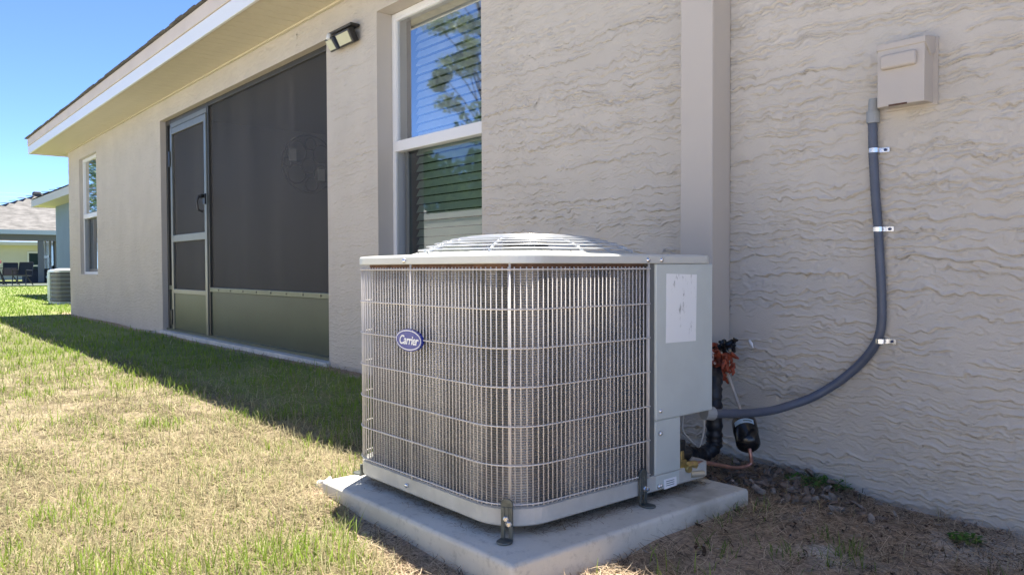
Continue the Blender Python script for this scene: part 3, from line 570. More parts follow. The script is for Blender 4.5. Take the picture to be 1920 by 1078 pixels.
for (cx, cy, ang, bolts) in ((-1.4265+.003, 1.1815, R(32), ((-.001, -.597), (.007, -.609))), (AX1+.001, 1.632, R(90), ((.002, -.603), (.013, -.607))), (AX0+.012, 1.215, R(-75), ())):
    br = bracket(cx, cy, ang, not bolts)
    for (u, z_) in bolts:
        c, s = math.cos(ang), math.sin(ang); q = Vector((cx+u*c+.010*s, cy+u*s-.010*c, z_)); d = Vector((s, -c, 0))
        link('bolt', M().tube([q, q+d*.004, q+d*.007], [.0075, .0072, .005], 6), zinc, br)
# badge
bc = (-1.812, AY0-.004, -.197); bw, bh = .0655, .0305
def ell(k, n=40): return [(bw*k*math.cos(2*math.pi*i/n), (bh*k if k == 1 else bh-(1-k)*bw)*math.sin(2*math.pi*i/n)) for i in range(n)]
P = lambda u, v, d: (bc[0]+u, bc[1]-d, bc[2]+v)
bd = link('oval_badge', M().prism(ell(1), P, -.002, .006), badge_blue, ac, label='blue oval maker badge with white italic lettering')
m = M(); a, b_ = ell(.955), ell(.915); kk = len(a); m.add([P(*q, .0064) for q in a]+[P(*q, .0064) for q in b_], [(i, (i+1) % kk, kk+(i+1) % kk, kk+i) for i in range(kk)]); link('badge_rim', m, badge_white, bd)
cu = bpy.data.curves.new('lettering', 'FONT'); cu.body = 'Carrier'; cu.align_x = 'CENTER'; cu.align_y = 'CENTER'; cu.size = .0345; cu.shear = .3; cu.extrude = .0003; cu.offset = .0006; cu.space_character = .93
to = bpy.data.objects.new('tmp', cu); col.objects.link(to); bpy.context.view_layer.update()
tm = bpy.data.meshes.new_from_object(to.evaluated_get(bpy.context.evaluated_depsgraph_get())); bpy.data.objects.remove(to)
mx_ = M(); mx_.v = [(bc[0]+v.co.x*.98, bc[1]-.0068-v.co.z, bc[2]-.001+v.co.y*1.0) for v in tm.vertices]; mx_.f = [tuple(p.vertices) for p in tm.polygons]
link('lettering', mx_, badge_white, bd)

# ---------------------------------------------------------------- pad
V_ = M().box(-2.20, -1.29, 1.08, 1.995, -.80, -.650)
pad = link('equipment_pad', V_, pad_m, None, bevel=.012, seg=4, label='square grey concrete pad under the large air conditioner', cat='concrete pad')

# ---------------------------------------------------------------- refrigerant lines
sx_ = link('suction_line', M().tube(spline([(-1.68, 2.40, -.325), (-1.64, 2.33, -.355), (-1.575, 2.22, -.385), (-1.562, 2.20, -.46), (-1.560, 2.20, -.56), (-1.562, 2.195, -.605), (-1.578, 2.15, -.628), (-1.57, 2.06, -.612), (-1.50, 1.95, -.585), (-1.455, 1.86, -.565)], 10),
    [.027+.0022*math.sin(i*1.9)+.001*math.sin(i*5.1) for i in range(91)], 14), blk_ins, None, smooth=True, label='thick black taped insulated pipe elbow behind the air conditioner', cat='pipe')
ll = empty('liquid_line', (-1.44, 2.1, -.65), 'thin copper pipe from brass valve up through the black filter', 'pipe')
link('copper_tube', M().tube(spline([(-1.40, 1.86, -.575), (-1.412, 1.95, -.590), (-1.418, 2.03, -.612), (-1.424, 2.11, -.634), (-1.421, 2.165, -.640), (-1.413, 2.19, -.632), (-1.412, 2.188, -.610), (-1.418, 2.190, -.584)], 6), .0062, 8), copper, ll, smooth=True)
link('upper_tube', M().tube(spline([(-1.497, 2.28, -.525), (-1.512, 2.28, -.485), (-1.548, 2.285, -.41), (-1.590, 2.30, -.34), (-1.655, 2.37, -.29)], 6), .0058, 8), mat('bleached_tube', (.5, .44, .37), .5, var=.2, vs=30), ll, smooth=True)
vb = link('service_valve', M().box(-1.432, -1.400, 1.812, 1.842, -.600, -.560).cyl((-1.416, 1.83, -.565), (-1.416, 1.83, -.535), .012, 6).cyl((-1.408, 1.84, -.578), (-1.402, 1.885, -.582), .0135, 6).cyl((-1.41, 1.84, -.585), (-1.385, 1.835, -.585), .011, 12), brass, ll, bevel=.002)
link('valve_cap', M().cyl((-1.398, 1.855, -.606), (-1.384, 1.90, -.608), .0095, 12), mat('nickel', (.55, .53, .45), .3, .8), vb)
link('black_valve', M().box(-1.45, -1.41, 1.815, 1.85, -.560, -.505).cyl((-1.43, 1.84, -.545), (-1.43, 1.88, -.553), .022, 14), black_p, ll, bevel=.004)
a, b_ = Vector((-1.497, 2.275, -.515)), Vector((-1.424, 2.195, -.578)); d = (b_-a)
fd = link('filter_drier', M().tube([a-d*.06, a, a+d*.08, a+d*.12, a+d*.5, a+d*.54, a+d*.92, b_, b_+d*.10], [.008, .030, .0385, .0405, .0405, .0385, .0385, .030, .008], 24), blk_gloss, None, smooth=True, label='black cylindrical filter drier hanging on the copper line', cat='filter drier')
th = []
m = M(); ax_ = d.normalized(); e1 = ax_.cross(Vector((0, 1, 0))).normalized(); e2 = ax_.cross(e1)
cd_ = (-(a)).normalized(); base_ang = math.atan2(cd_.dot(e2), cd_.dot(e1)); vv = []
for i in range(11):
    an = base_ang+R(-48+96*i/10)
    for q in (.30, .47): vv.append(a+d*q+.0411*(math.cos(an)*e1+math.sin(an)*e2))
m.add(vv, [(2*i, 2*i+1, 2*i+3, 2*i+2) for i in range(10)]); lbd = link('drier_label', m, mat('pale_blue_label', (.45, .58, .68), .4), fd)
vv = []; m = M()
for i in range(9):
    an = base_ang+R(-38+40*i/8)
    for q in (.36, .41): vv.append(a+d*q+.0414*(math.cos(an)*e1+math.sin(an)*e2))
m.add(vv, [(2*i, 2*i+1, 2*i+3, 2*i+2) for i in range(8)]); link('label_print', m, mat('ink', (.1, .1, .1)), lbd)
link('control_wire', M().tube(spline([(-1.565, 2.04, -.44), (-1.575, 2.05, -.49), (-1.577, 2.05, -.53), (-1.55, 2.05, -.556), (-1.515, 2.05, -.574), (-1.503, 2.05, -.555), (-1.493, 2.05, -.51), (-1.492, 2.045, -.46)], 8), .0033, 6), white_wire, None, smooth=True, label='thin off-white control wire looped below the service panel', cat='wire')
# crumpled orange foam and black rag at the pipe entry
fo = empty('sealing_foam', (-1.645, 2.36, -.36), 'ragged orange-brown sealing foam where pipes leave the pipe cover', 'sealing foam')
m = M()
for i in range(130):
    c_ = Vector((-1.622+random.gauss(0, .027), 2.285+random.gauss(0, .018), -.335+random.gauss(0, .030))); P = [c_]; dd = Vector((random.gauss(0, 1), random.gauss(-.3, .7), random.gauss(-.3, 1))).normalized()
    for j in range(3): dd = (dd+.7*Vector((random.gauss(0, 1), random.gauss(0, 1), random.gauss(-.4, 1)))).normalized(); P.append(P[-1]+dd*.012)
    m.tube(P, [.007, .008, .006, .003], 5)
link('foam_curls', m, foam_m, fo)
m = M()
for i in range(26):
    c_ = Vector((-1.590+random.gauss(0, .020), 2.30+random.gauss(0, .012), -.275+random.gauss(0, .008))); c_.z += (c_.x+1.59)*.35; P = [c_]; dd = Vector((random.gauss(.6, .6), random.gauss(-.1, .6), random.gauss(0, .5))).normalized()
    for j in range(2): dd = (dd+.6*Vector((random.gauss(0, 1), random.gauss(0, 1), random.gauss(0, 1)))).normalized(); P.append(P[-1]+dd*.013)
    m.tube(P, [.008, .009, .004], 5)
link('black_tape', m, blk_gloss, fo)
m = M()
for i in range(10):
    c_ = Vector((-1.622+random.gauss(0, .01), 2.262, -.312+random.gauss(0, .012))); m.tube([c_, c_+Vector((random.gauss(0, .01), -.008, random.gauss(0, .01)))], .0035, 5)
link('dried_drips', m, mat('foam_pale', (.7, .55, .45), .6), fo)
link('caulk_smear', M().tube([(-1.585, 2.443, -.262), (-1.575, 2.441, -.275), (-1.570, 2.443, -.29)], [.004, .006, .003], 6), badge_white, None, smooth=True, label='small dab of white caulk on the stucco above the filter drier', cat='caulk')

# ---------------------------------------------------------------- ground cover: grass, straw, thatch, chips
def ribbons(px_, py_, L, Wd, lean, az, colr, curl, nseg=3, flat=None, z0=None, tipw=.25):
    n = len(px_); z = gz(px_, py_) if z0 is None else z0
    S_ = np.linspace(0, 1, nseg+1); V = np.zeros((n, nseg+1, 2, 3), np.float32)
    dx, dy = np.cos(az), np.sin(az); wx, wy = -dy, dx
    X_ = np.zeros(n); Z_ = np.zeros(n); ang = lean.copy(); side = np.zeros(n); px0_, py0_ = px_.copy(), py_.copy()
    curv = curl
    for j, s_ in enumerate(S_):
        wdt = Wd*(1-(1-tipw)*s_**1.5)/2
        cx = px0_+dx*X_+wx*side; cy = py0_+dy*X_+wy*side
        V[:, j, 0] = np.stack([cx-wx*wdt, cy-wy*wdt, z+Z_], 1); V[:, j, 1] = np.stack([cx+wx*wdt, cy+wy*wdt, z+Z_], 1)
        st_ = L/nseg; X_ = X_+st_*np.sin(ang); Z_ = Z_+st_*np.cos(ang); ang = ang+curv/nseg
        if flat is not None: side = side+st_*flat*np.sin(s_*3+az*3)
    K = (nseg+1)*2; b0 = (np.arange(n)*K)[:, None, None]; q = np.array([[2*j, 2*j+1, 2*j+3, 2*j+2] for j in range(nseg)])[None]
    F = (b0+q).reshape(-1, 4); C_ = np.repeat(colr[:, None, :], K, 1); g = np.repeat(S_, 2)[None, :, None]; C_ = C_*(.85+.25*g)
    return V.reshape(-1, 3), F, C_.reshape(-1, 3)
def allowed(x, y, grow=0.):
    ok = ~((x > FX0-.02) & (x < FX1) & (y > 2.43)); ok &= dpad(x, y) > .012+grow; ok &= ~((x > -8.66) & (x < -4.81) & (y > 2.40)); ok &= ~((x > -46.5) & (x < -37) & (y > 2.3)); ok &= ~((x > -25) & (y > 4.2)); return ok
def sample(n, r0_, r1_, a0=-25, a1=112):
    r = np.exp(rng.uniform(math.log(r0_), math.log(r1_), n)); a = np.radians(rng.uniform(a0, a1, n)); return -r*np.sin(a), r*np.cos(a), r
N = 350000; x, y, r = sample(N, .55, 42, 8, 93); k = allowed(x, y); x, y, r = x[k], y[k], r[k]
x2, y2, r2_ = sample(36000, .5, 14, -60, 8); k = allowed(x2, y2); x, y, r = np.concatenate([x, x2[k]]), np.concatenate([y, y2[k]]), np.concatenate([r, r2_[k]])
mu_ = mulch(x, y); na = fbm(x*1.5+3.7, y*1.5+1.1, 141); nb_ = fbm(x*5, y*5, 43, 3)
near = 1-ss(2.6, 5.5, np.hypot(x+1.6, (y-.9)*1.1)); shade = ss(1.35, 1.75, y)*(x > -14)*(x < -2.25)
pg = np.clip(.56+.22*ss(2.6, 5.5, -x)+.45*ss(10, 16, -x)+1.2*(na-.5)+1.2*(nb_-.5)+.55*shade-.40*near, .05, .97)
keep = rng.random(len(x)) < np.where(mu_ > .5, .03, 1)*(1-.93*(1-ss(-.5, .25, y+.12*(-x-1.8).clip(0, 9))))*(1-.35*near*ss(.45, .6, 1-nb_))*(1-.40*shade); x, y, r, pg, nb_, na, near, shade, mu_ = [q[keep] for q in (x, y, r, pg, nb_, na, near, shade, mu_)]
n = len(x); green = rng.random(n) < pg; up = green | (rng.random(n) < .5)
L = np.where(green, rng.uniform(.022, .058, n), rng.uniform(.03, .065, n))*(1+.3*(nb_-.5))*np.where(r > 9, 1.0, 1); L = L*np.where(green & (near > .4), .8+.6*ss(.5, .7, nb_), 1)
Wd = np.maximum(np.where(green, .0032, .0024), r*.00085)*rng.uniform(.7, 1.3, n)
lean = np.where(up, np.abs(rng.normal(.25, .3, n)), rng.uniform(1.0, 1.45, n)); curl = np.where(up, rng.uniform(.2, 1.3, n), rng.uniform(-.3, .25, n)); az = rng.uniform(0, 2*math.pi, n)
gA, gB = np.array([.19, .31, .035]), np.array([.33, .42, .08]); sA, sB = np.array([.60, .575, .34]), np.array([.27, .25, .13])
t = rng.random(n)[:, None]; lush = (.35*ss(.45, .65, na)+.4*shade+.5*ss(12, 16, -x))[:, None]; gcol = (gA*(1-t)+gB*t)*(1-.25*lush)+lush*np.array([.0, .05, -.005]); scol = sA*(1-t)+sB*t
cx_ = np.where(green[:, None], gcol, scol)*rng.uniform(.8, 1.2, (n, 1))
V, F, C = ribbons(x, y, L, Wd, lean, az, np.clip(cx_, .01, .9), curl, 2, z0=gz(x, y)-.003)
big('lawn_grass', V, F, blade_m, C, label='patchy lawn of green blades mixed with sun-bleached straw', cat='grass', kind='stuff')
# taller green tufts in the worn patch
tx, ty = [], []
for (a, b_, c_) in ((-2.355, .853, 1.), (-2.445, .709, .9), (-2.6, .85, .7), (-3.0, .75, .8), (-2.25, .62, .9), (-1.9, .80, .8), (-1.95, .62, .9), (-2.35, .45, 1), (-2.8, .55, 1), (-2.6, .3, .8), (-3.4, .6, .8), (-2.75, 1.0, .6), (-1.7, .86, .6), (-3.1, 1.15, .7), (-3.6, 1.0, .8), (-2.62, 1.22, .6), (-1.142, 1.614, .7), (-.945, 1.90, 1), (-.93, 1.84, .8), (-1.03, 1.75, .7), (-1.0, 1.93, .6), (-.60, 2.05, .8), (-1.245, 1.93, .7), (-1.27, 1.80, .6), (-.78, 2.27, 0)):
    k = int((34 if a > -1.5 else 15)*c_); tx += list(a+rng.normal(0, .032, k)); ty += list(b_+rng.normal(0, .032, k))
tx, ty = np.array(tx), np.array(ty); k = dpad(tx, ty) > .01; tx, ty = tx[k], ty[k]; n = len(tx); t = rng.random((n, 1))
V, F, C = ribbons(tx, ty, rng.uniform(.025, .06, n), np.full(n, .0034), np.abs(rng.normal(.35, .25, n)), rng.uniform(0, 6.28, n), np.array([.10, .19, .03])*(1-t)+np.array([.26, .33, .08])*t, rng.uniform(.3, 1.2, n), 4, z0=gz(tx, ty)-.003)
big('grass_tufts', V, F, blade_m, C, label='scattered fresh green grass tufts in the worn ground near the pad', cat='grass', kind='stuff')
# thatch: straw near the pad on the sunny side, brown needles on the right
x, y, r = sample(240000, .7, 6.5, -2, 86); mu_ = mulch(x, y); nn_ = fbm(x*5, y*5, 63, 3); nearp = 1-ss(1.6, 2.8, np.hypot(x+1.7, y-1))
k = allowed(x, y, .002) & (rng.random(len(x)) < .15+.85*ss(-.1, .6, y)) & (rng.random(len(x)) < np.where(mu_ > .5, .95-.75*ss(.55, .68, nn_)*(x > -1.3), .30+.45*nearp)); x, y, r, mu_, nn_ = [q[k] for q in (x, y, r, mu_, nn_)]
n = len(x); t = rng.random((n, 1)); brown = (mu_ > rng.uniform(.3, .7, n))[:, None]
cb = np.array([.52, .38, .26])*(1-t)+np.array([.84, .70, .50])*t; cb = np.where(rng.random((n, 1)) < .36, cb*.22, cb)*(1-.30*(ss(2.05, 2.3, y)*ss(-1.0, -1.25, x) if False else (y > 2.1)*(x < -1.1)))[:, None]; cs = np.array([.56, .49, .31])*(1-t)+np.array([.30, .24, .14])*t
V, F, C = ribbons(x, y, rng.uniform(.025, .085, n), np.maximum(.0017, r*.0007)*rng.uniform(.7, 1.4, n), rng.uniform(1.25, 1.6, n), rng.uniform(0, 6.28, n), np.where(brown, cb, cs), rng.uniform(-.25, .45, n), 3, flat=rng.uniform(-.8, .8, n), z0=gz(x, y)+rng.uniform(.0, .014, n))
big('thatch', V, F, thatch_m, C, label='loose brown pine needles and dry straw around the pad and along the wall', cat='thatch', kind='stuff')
# crumbled bark flakes mixed into the thatch
n = 9000; x = rng.uniform(-1.9, .1, n); y = rng.uniform(.5, 2.43, n); k = (mulch(x, y) > .5) & (dpad(x, y) > .01) & (rng.random(n) < .25+.75*ss(1.6, 2.3, y-.25*(x+1.2))); x, y = x[k], y[k]; n = len(x)
sz_ = rng.uniform(.0025, .010, n); a_ = rng.uniform(0, 6.28, n); t1_ = rng.normal(0, .45, n); c, s = np.cos(a_), np.sin(a_); z0_ = gz(x, y)+rng.uniform(.003, .016, n); V = np.zeros((n, 4, 3))
for j, (p_, q_) in enumerate(((-1, -.3), (.3, -.6), (1, .2), (-.2, .55))):
    V[:, j] = np.stack([x+sz_*(p_*c-q_*s)*rng.uniform(.7, 1.3, n), y+sz_*(p_*s+q_*c)*rng.uniform(.7, 1.3, n), z0_+sz_*p_*t1_], 1)
pal = np.array([(.07, .05, .035), (.14, .10, .07), (.28, .22, .17), (.42, .38, .34), (.10, .06, .04)])[rng.integers(0, 5, n)]*rng.uniform(.8, 1.2, (n, 1))
big('bark_flakes', V.reshape(-1, 3), np.arange(4*n).reshape(-1, 4), thatch_m, np.repeat(pal, 4, 0), label='crumbled brown and grey bark flakes in the thatch right of the pad', cat='mulch', kind='stuff')
# debris on the pad under the unit
n = 900; u = rng.random(n); side = rng.random(n) < .55
dx_ = np.where(side, AX1-.02+rng.normal(0, .02, n), rng.uniform(-2.1, -1.45, n)); dy_ = np.where(side, rng.uniform(1.25, 1.94, n), AY0+.02+rng.normal(0, .02, n)); k = (dx_ < -1.33) & (dy_ > 1.10); dx_, dy_ = dx_[k], dy_[k]; n = len(dx_); t = rng.random((n, 1))
V, F, C = ribbons(dx_, dy_, rng.uniform(.008, .045, n), np.full(n, .0018), rng.uniform(1.35, 1.6, n), rng.uniform(0, 6.28, n), np.array([.16, .11, .07])*(1-t)+np.array([.45, .36, .25])*t, rng.uniform(-.1, .3, n), 3, flat=rng.uniform(-.8, .8, n), z0=np.full(n, -.6485)+rng.uniform(0, .004, n))
big('needle_litter', V, F, thatch_m, C, label='dark needle litter blown under the air conditioner onto the pad', cat='litter', kind='stuff')
# bark chips
def chip_mesh(k):
    rs = random.Random(k); m = M(); n_ = 7; pr = [((.022+rs.uniform(-.007, .008))*math.cos(2*math.pi*i/n_), (.012+rs.uniform(-.004, .005))*math.sin(2*math.pi*i/n_)) for i in range(n_)]
    m.v = [(a, b, rs.uniform(-.002, .001)) for a, b in pr]+[(a*.85+rs.uniform(-.002, .002), b*.8, .007+rs.uniform(-.002, .005)) for a, b in pr]
    m.f = [tuple(range(n_))[::-1], tuple(range(n_, 2*n_))]+[(i, (i+1) % n_, n_+(i+1) % n_, n_+i) for i in range(n_)]; return m
cms = []
for k in range(6):
    me = bpy.data.meshes.new('bark_chip'); q = chip_mesh(k); me.from_pydata(q.v, [], q.f)
    me.materials.append(bark_m if k % 3 else mat('grey_chip', (.36, .32, .28), .9, c2=(.15, .11, .085), vs=40, bump=.002, bs=70)); cms.append(me)
cnt = 0
while cnt < 150:
    a = rng.normal(-1.34, .15); b_ = rng.normal(2.22, .10)
    if not (-1.75 < a < -.8 and 2.0 < b_ < 2.42) or float(dpad(np.array([a]), np.array([b_]))[0]) < .03: continue
    o = bpy.data.objects.new('bark_chip', cms[cnt % 6]); o.location = (a, b_, float(gz(np.array([a]), np.array([b_]))[0])+random.uniform(.002, .022)); o.rotation_euler = (random.gauss(0, .45), random.gauss(0, .45), random.uniform(0, 6.28))
    s_ = random.uniform(.5, 1.15); o.scale = (s_, s_, s_); col.objects.link(o); tag(o, 'bark mulch chip in the pile between the pad and the stucco wall', 'bark chip', 'bark chips heaped beside the pad'); cnt += 1
# leafy weeds
def weed(cx, cy, rad, label, n=90):
    n = int(n); a = rng.uniform(0, 6.28, n); rr_ = rad*np.sqrt(rng.random(n)); xx = cx+rr_*np.cos(a); yy = np.minimum(cy+rr_*np.sin(a), 2.435); zz = gz(xx, yy)+rng.uniform(.004, .025, n)
    s_ = rng.uniform(.005, .010, n); az_ = rng.uniform(0, 6.28, n); tl = rng.normal(0, .35, n); c, s = np.cos(az_), np.sin(az_)
    V = np.zeros((n, 4, 3)); 
    for j, (p_, q_) in enumerate(((-1, 0), (0, -.6), (1, 0), (0, .6))):
        V[:, j] = np.stack([xx+s_*(p_*c-q_*s), yy+s_*(p_*s+q_*c), zz+s_*p_*tl], 1)
    C_ = np.repeat((np.array([.09, .20, .03])*rng.uniform(.7, 1.4, (n, 1)))[:, None, :], 4, 1)
    wd_ = big('weed', V.reshape(-1, 3), np.arange(4*n).reshape(-1, 4), leaf_m, C_.reshape(-1, 3), label=label, cat='weed')
weed(-1.31, 2.36, .075, 'low leafy green weed against the wall behind the bark pile', 260)
weed(-.80, 2.26, .045, 'small bright green weed near the right edge on pale sand', 150)
weed(-1.22, 2.40, .035, 'little green weed sprig just right of the larger wall weed', 70)
# white stone by the pad corner, short black stick
link('stone', chip_mesh(40), mat('white_stone', (.75, .73, .68), .9, var=.1, bump=.003, bs=50), None, bevel=.002, label='chalky white stone at the left corner of the pad', cat='stone'); o = bpy.data.objects['stone']; o.location = (-2.26, 1.12, -.70); o.scale = (1.8, 2.2, 3.2)
link('stick', M().tube([(-1.08, 1.86, -.70), (-1.085, 1.845, -.73), (-1.08, 1.835, -.755)], [.0025, .003, .003], 6), black_p, None, label='short dark stick poking out of the mulch right of the pad', cat='stick')

# ---------------------------------------------------------------- next house (blue), its condenser
bh_ = empty('blue_house', (-20, 6, -.7), 'blue stucco neighbouring house with beige eave beyond the far corner', 'house')
link('wall', M().box(-24.97, -14.6, 4.29, 14, -.75, 1.75), blue_wall, bh_)
link('soffit', M().box(-25.4, -14.2, 3.80, 14.4, 1.752, 1.775), soffit_m, bh_)
link('fascia', M().box(-25.43, -14.2, 3.775, 3.80, 1.74, 1.93).box(-25.43, -25.4, 3.8, 14.4, 1.74, 1.93), mat('pale_fascia', (.6, .58, .52), .5), bh_)
m = M().add([(-25.46, 3.75, 1.95), (-14.2, 3.75, 1.95), (-14.2, 9, 4.1), (-20.2, 9, 4.1), (-25.46, 14.4, 1.95), (-14.2, 14.4, 1.95)], [(0, 1, 2, 3), (0, 3, 4), (3, 2, 5, 4)]); link('roof', m, shingle_far, bh_)
c2 = empty('air_conditioner', (-17.9, 3.4, -.7), 'smaller grey air conditioner on the grass by the blue house wall', 'air conditioner')
def rs2(x0, x1, y0, y1, r, n=5):
    P = []
    for (cx, cy, a0) in ((x0+r, y0+r, 180), (x1-r, y0+r, 270), (x1-r, y1-r, 0), (x0+r, y1-r, 90)): P += [(cx+r*math.cos(R(a0+90*i/n)), cy+r*math.sin(R(a0+90*i/n))) for i in range(n+1)]
    return P
ux0, ux1, uy0, uy1 = -18.35, -17.5, 2.98, 3.83
link('base_pan', band(M(), [(rs2(ux0, ux1, uy0, uy1, .1), -.70), (rs2(ux0, ux1, uy0, uy1, .1), -.64)]), unit_grey, c2)
link('coil', band(M(), [(rs2(ux0+.03, ux1-.03, uy0+.03, uy1-.03, .08), -.64), (rs2(ux0+.03, ux1-.03, uy0+.03, uy1-.03, .08), -.06)]), mat('far_coil', (.16, .165, .18), .7), c2)
pr = rs2(ux0-.01, ux1+.01, uy0-.01, uy1+.01, .11); kk = len(pr); link('top_cap', band(M(), [(pr, -.06), (pr, -.02), (rs2(ux0+.15, ux1-.15, uy0+.15, uy1-.15, .2), 0.02)]).add([(p[0], p[1], .02) for p in rs2(ux0+.15, ux1-.15, uy0+.15, uy1-.15, .2)], [tuple(range(kk))]), ring_m, c2)
link('corner_panel', M().box(ux0-.002, ux0+.26, uy0-.004, uy0+.05, -.64, -.062).box(ux0-.004, ux0+.03, uy0, uy0+.3, -.64, -.062), unit_grey, c2, bevel=.006)
for i in range(7):
    zz = -.60+.082*i; P = [(p[0], p[1], zz) for p in rs2(ux0+.004, ux1-.004, uy0+.004, uy1-.004, .1)]; link('louver', M().tube(P, .009, 5, closed=True), mat('louver', (.33, .35, .37), .5), c2)
# ---------------------------------------------------------------- hip-roof patio house
ph = empty('patio_house', (-48, 8, -.7), 'house with grey hip roof over an open covered patio', 'house')
s_ = .40; q0 = (-43.0, 2.15); hgt = 6.6
m = M().add([(-43, 2.15, 1.86), (-43, 2.15+26, 1.86), (-43-hgt, 2.15+26-hgt, 1.86+s_*hgt), (-43-hgt, 2.15+hgt, 1.86+s_*hgt), (-43-2*hgt, 2.15, 1.86), (-43-2*hgt, 28.15, 1.86)], [(0, 1, 2, 3), (0, 3, 4), (3, 2, 5, 4)])
link('roof', m, shingle_far, ph)
capp = None
for i in range(16):                            # hip cap shingles, paler
    t = i*.43+.1; m = M().add([(-43-t+.16, 2.15+t-.16+.0, 1.90+s_*t), (-43-t-.20, 2.15+t+.20-.30, 1.92+s_*t), (-43-t-.30, 2.15+t+.34, 1.97+s_*t), (-43-t+.06+.20, 2.15+t+.12, 1.93+s_*t)], [(0, 1, 2, 3)]); o = link('ridge_shingle', m, mat('ridge_pale', (.30, .295, .28), .8), ph); o.modifiers.new('s', 'SOLIDIFY').thickness = .02
link('roof_vent', M().box(-49.3, -48.9, 7.35, 7.75, 3.95, 4.22), mat('vent_dark', (.06, .05, .05), .6), ph, bevel=.08)
link('fascia', M().box(-43.05, -43.0, 2.1, 28, 1.66, 1.87), mat('blue_grey_fascia', (.50, .56, .56), .5), ph)
link('soffit', M().box(-46.9, -43.05, 2.2, 28, 1.70, 1.72), mat('porch_ceiling', (.45, .43, .38), .7), ph)
link('beam', M().box(-43.6, -43.35, 2.3, 28, 1.38, 1.69), beam_m, ph)
link('column', M().box(-43.6, -43.38, 6.70, 6.92, -.62, 1.375), beam_m, ph)
link('wall', M().box(-49.2, -44.35, 7.6, 7.8, -.66, 1.69).box(-44.55, -44.35, 7.8, 28, -.66, 1.69), grey_wall, ph)
m = M()
for (a, b_) in ((-48.05, -47.95), (-47.05, -46.93), (-46.0, -45.9)): m.box(a, b_, 7.55, 7.60, -.2, 1.55)
m.box(-47.95, -45.9, 7.552, 7.60, 1.46, 1.55); m.box(-47.95, -45.9, 7.552, 7.60, -.2, -.1); m.box(-47.95, -45.9, 7.552, 7.60, .60, .70)
wd = link('window', m, white_vinyl, ph); link('pane', M().box(-47.95, -45.95, 7.575, 7.598, -.15, 1.5), mat('dark_pane', (.03, .05, .06), .1), wd)
wd = link('window', M().box(-45.25, -44.75, 7.55, 7.60, -.45, 1.5), mat('dark_pane', (.03, .05, .06)), ph)
link('patio_slab', M().box(-49.0, -37.6, 2.6, 12, -.80, -.66), concrete_far, ph)
# ---------------------------------------------------------------- cream house
yh = empty('cream_house', (-66, 10, -.7), 'cream stucco house seen under the covered patio roof', 'house')
link('wall', M().box(-70, -61.6, 7.0, 20, -.75, 1.70).box(-70, -63.4, 4.5, 7.0, -.75, 1.70), yellow_wall, yh)
link('fascia', M().box(-61.05, -61.0, 3.5, 21, 1.62, 1.85), mat('cream_fascia', (.7, .69, .6), .5), yh)
link('soffit', M().box(-63.4, -61.05, 3.6, 21, 1.70, 1.715), yellow_wall, yh)
link('roof', M().add([(-61, 3.4, 1.87), (-61, 21, 1.87), (-67, 21, 3.9), (-67, 9.4, 3.9)], [(0, 1, 2, 3)]), shingle_far, yh)
link('column', M().box(-61.8, -61.6, 6.9, 7.02, -.7, 1.7), yellow_wall, yh)
for (a, b_) in ((8.85, 9.75),):
    wd = link('window', M().box(-61.6, -61.54, a, a+.09, -.65, 1.15).box(-61.6, -61.54, b_-.09, b_, -.65, 1.15).box(-61.6, -61.55, a, b_, 1.1, 1.2).box(-61.6, -61.55, a, b_, .2, .3), white_vinyl, yh)
    link('pane', M().box(-61.59, -61.57, a+.08, b_-.08, -.65, 1.1), mat('dark_pane', (.03, .05, .06)), wd)
link('door', M().box(-63.4, -63.34, 5.0, 5.6, -.65, 1.4), mat('brown_door', (.20, .13, .09), .6), yh)
wd = link('window', M().box(-63.4, -63.34, 6.2, 6.75, -.4, 1.3), mat('dark_pane', (.03, .05, .06)), yh); link('sash_bar', M().box(-63.345, -63.32, 6.2, 6.75, .35, .45), white_vinyl, wd)
# ---------------------------------------------------------------- patio furniture (far)
def chair(cx, cy, ang, label):
    root = empty('patio_chair', (cx, cy, -.66), label, 'chair', 'black sling chairs on the neighbouring patio')
    c, s = math.cos(ang), math.sin(ang)
    def P(u, v, z): return (cx+u*c-v*s, cy+u*s+v*c, z-.66)
    for sd in (-.27, .27):
        m = M().tube([P(sd, .25, 0), P(sd, .20, .42), P(sd, -.22, .40), P(sd, -.38, .95)], .022, 5); m.tube([P(sd, .22, .64), P(sd, -.28, .62)], .022, 5); m.tube([P(sd, .20, .42), P(sd, .22, .64)], .02, 5); m.tube([P(sd, .18, .40), P(sd, -.34, 0)], .022, 5); link('side_frame', m, black_p, root)
    link('seat', M().add([P(-.27, .22, .42), P(.27, .22, .42), P(.27, -.2, .38), P(-.27, -.2, .38)], [(0, 1, 2, 3)]), mesh_black, root)
    o = link('backrest', M().add([P(-.27, -.21, .40), P(.27, -.21, .40), P(.27, -.38, .95), P(-.27, -.38, .95)], [(0, 1, 2, 3)]), mesh_black, root); link('top_rail', M().tube([P(-.27, -.38, .95), P(.27, -.38, .95)], .025, 5), black_p, root)
chair(-38.3, 5.30, R(-125), 'nearest black sling chair on the distant patio, back toward us')
chair(-40.8, 5.20, R(-100), 'second black sling chair, left of and behind the nearest one')
tb = empty('patio_table', (-39.6, 4.55, -.66), 'black patio table at the left edge of the distant patio', 'table')
link('table_top', M().cyl((-39.6, 4.55, .04), (-39.6, 4.55, .07), .55, 20), black_p, tb)
for i in range(4):
    a = R(45+90*i); link('leg', M().tube([(-39.6+.1*math.cos(a), 4.55+.1*math.sin(a), .04), (-39.6+.45*math.cos(a), 4.55+.45*math.sin(a), -.66)], .022, 5), black_p, tb)
pf = empty('flower_pot', (-39.4, 4.50, .07), 'potted pink and white flowers standing on the patio table', 'flower pot')
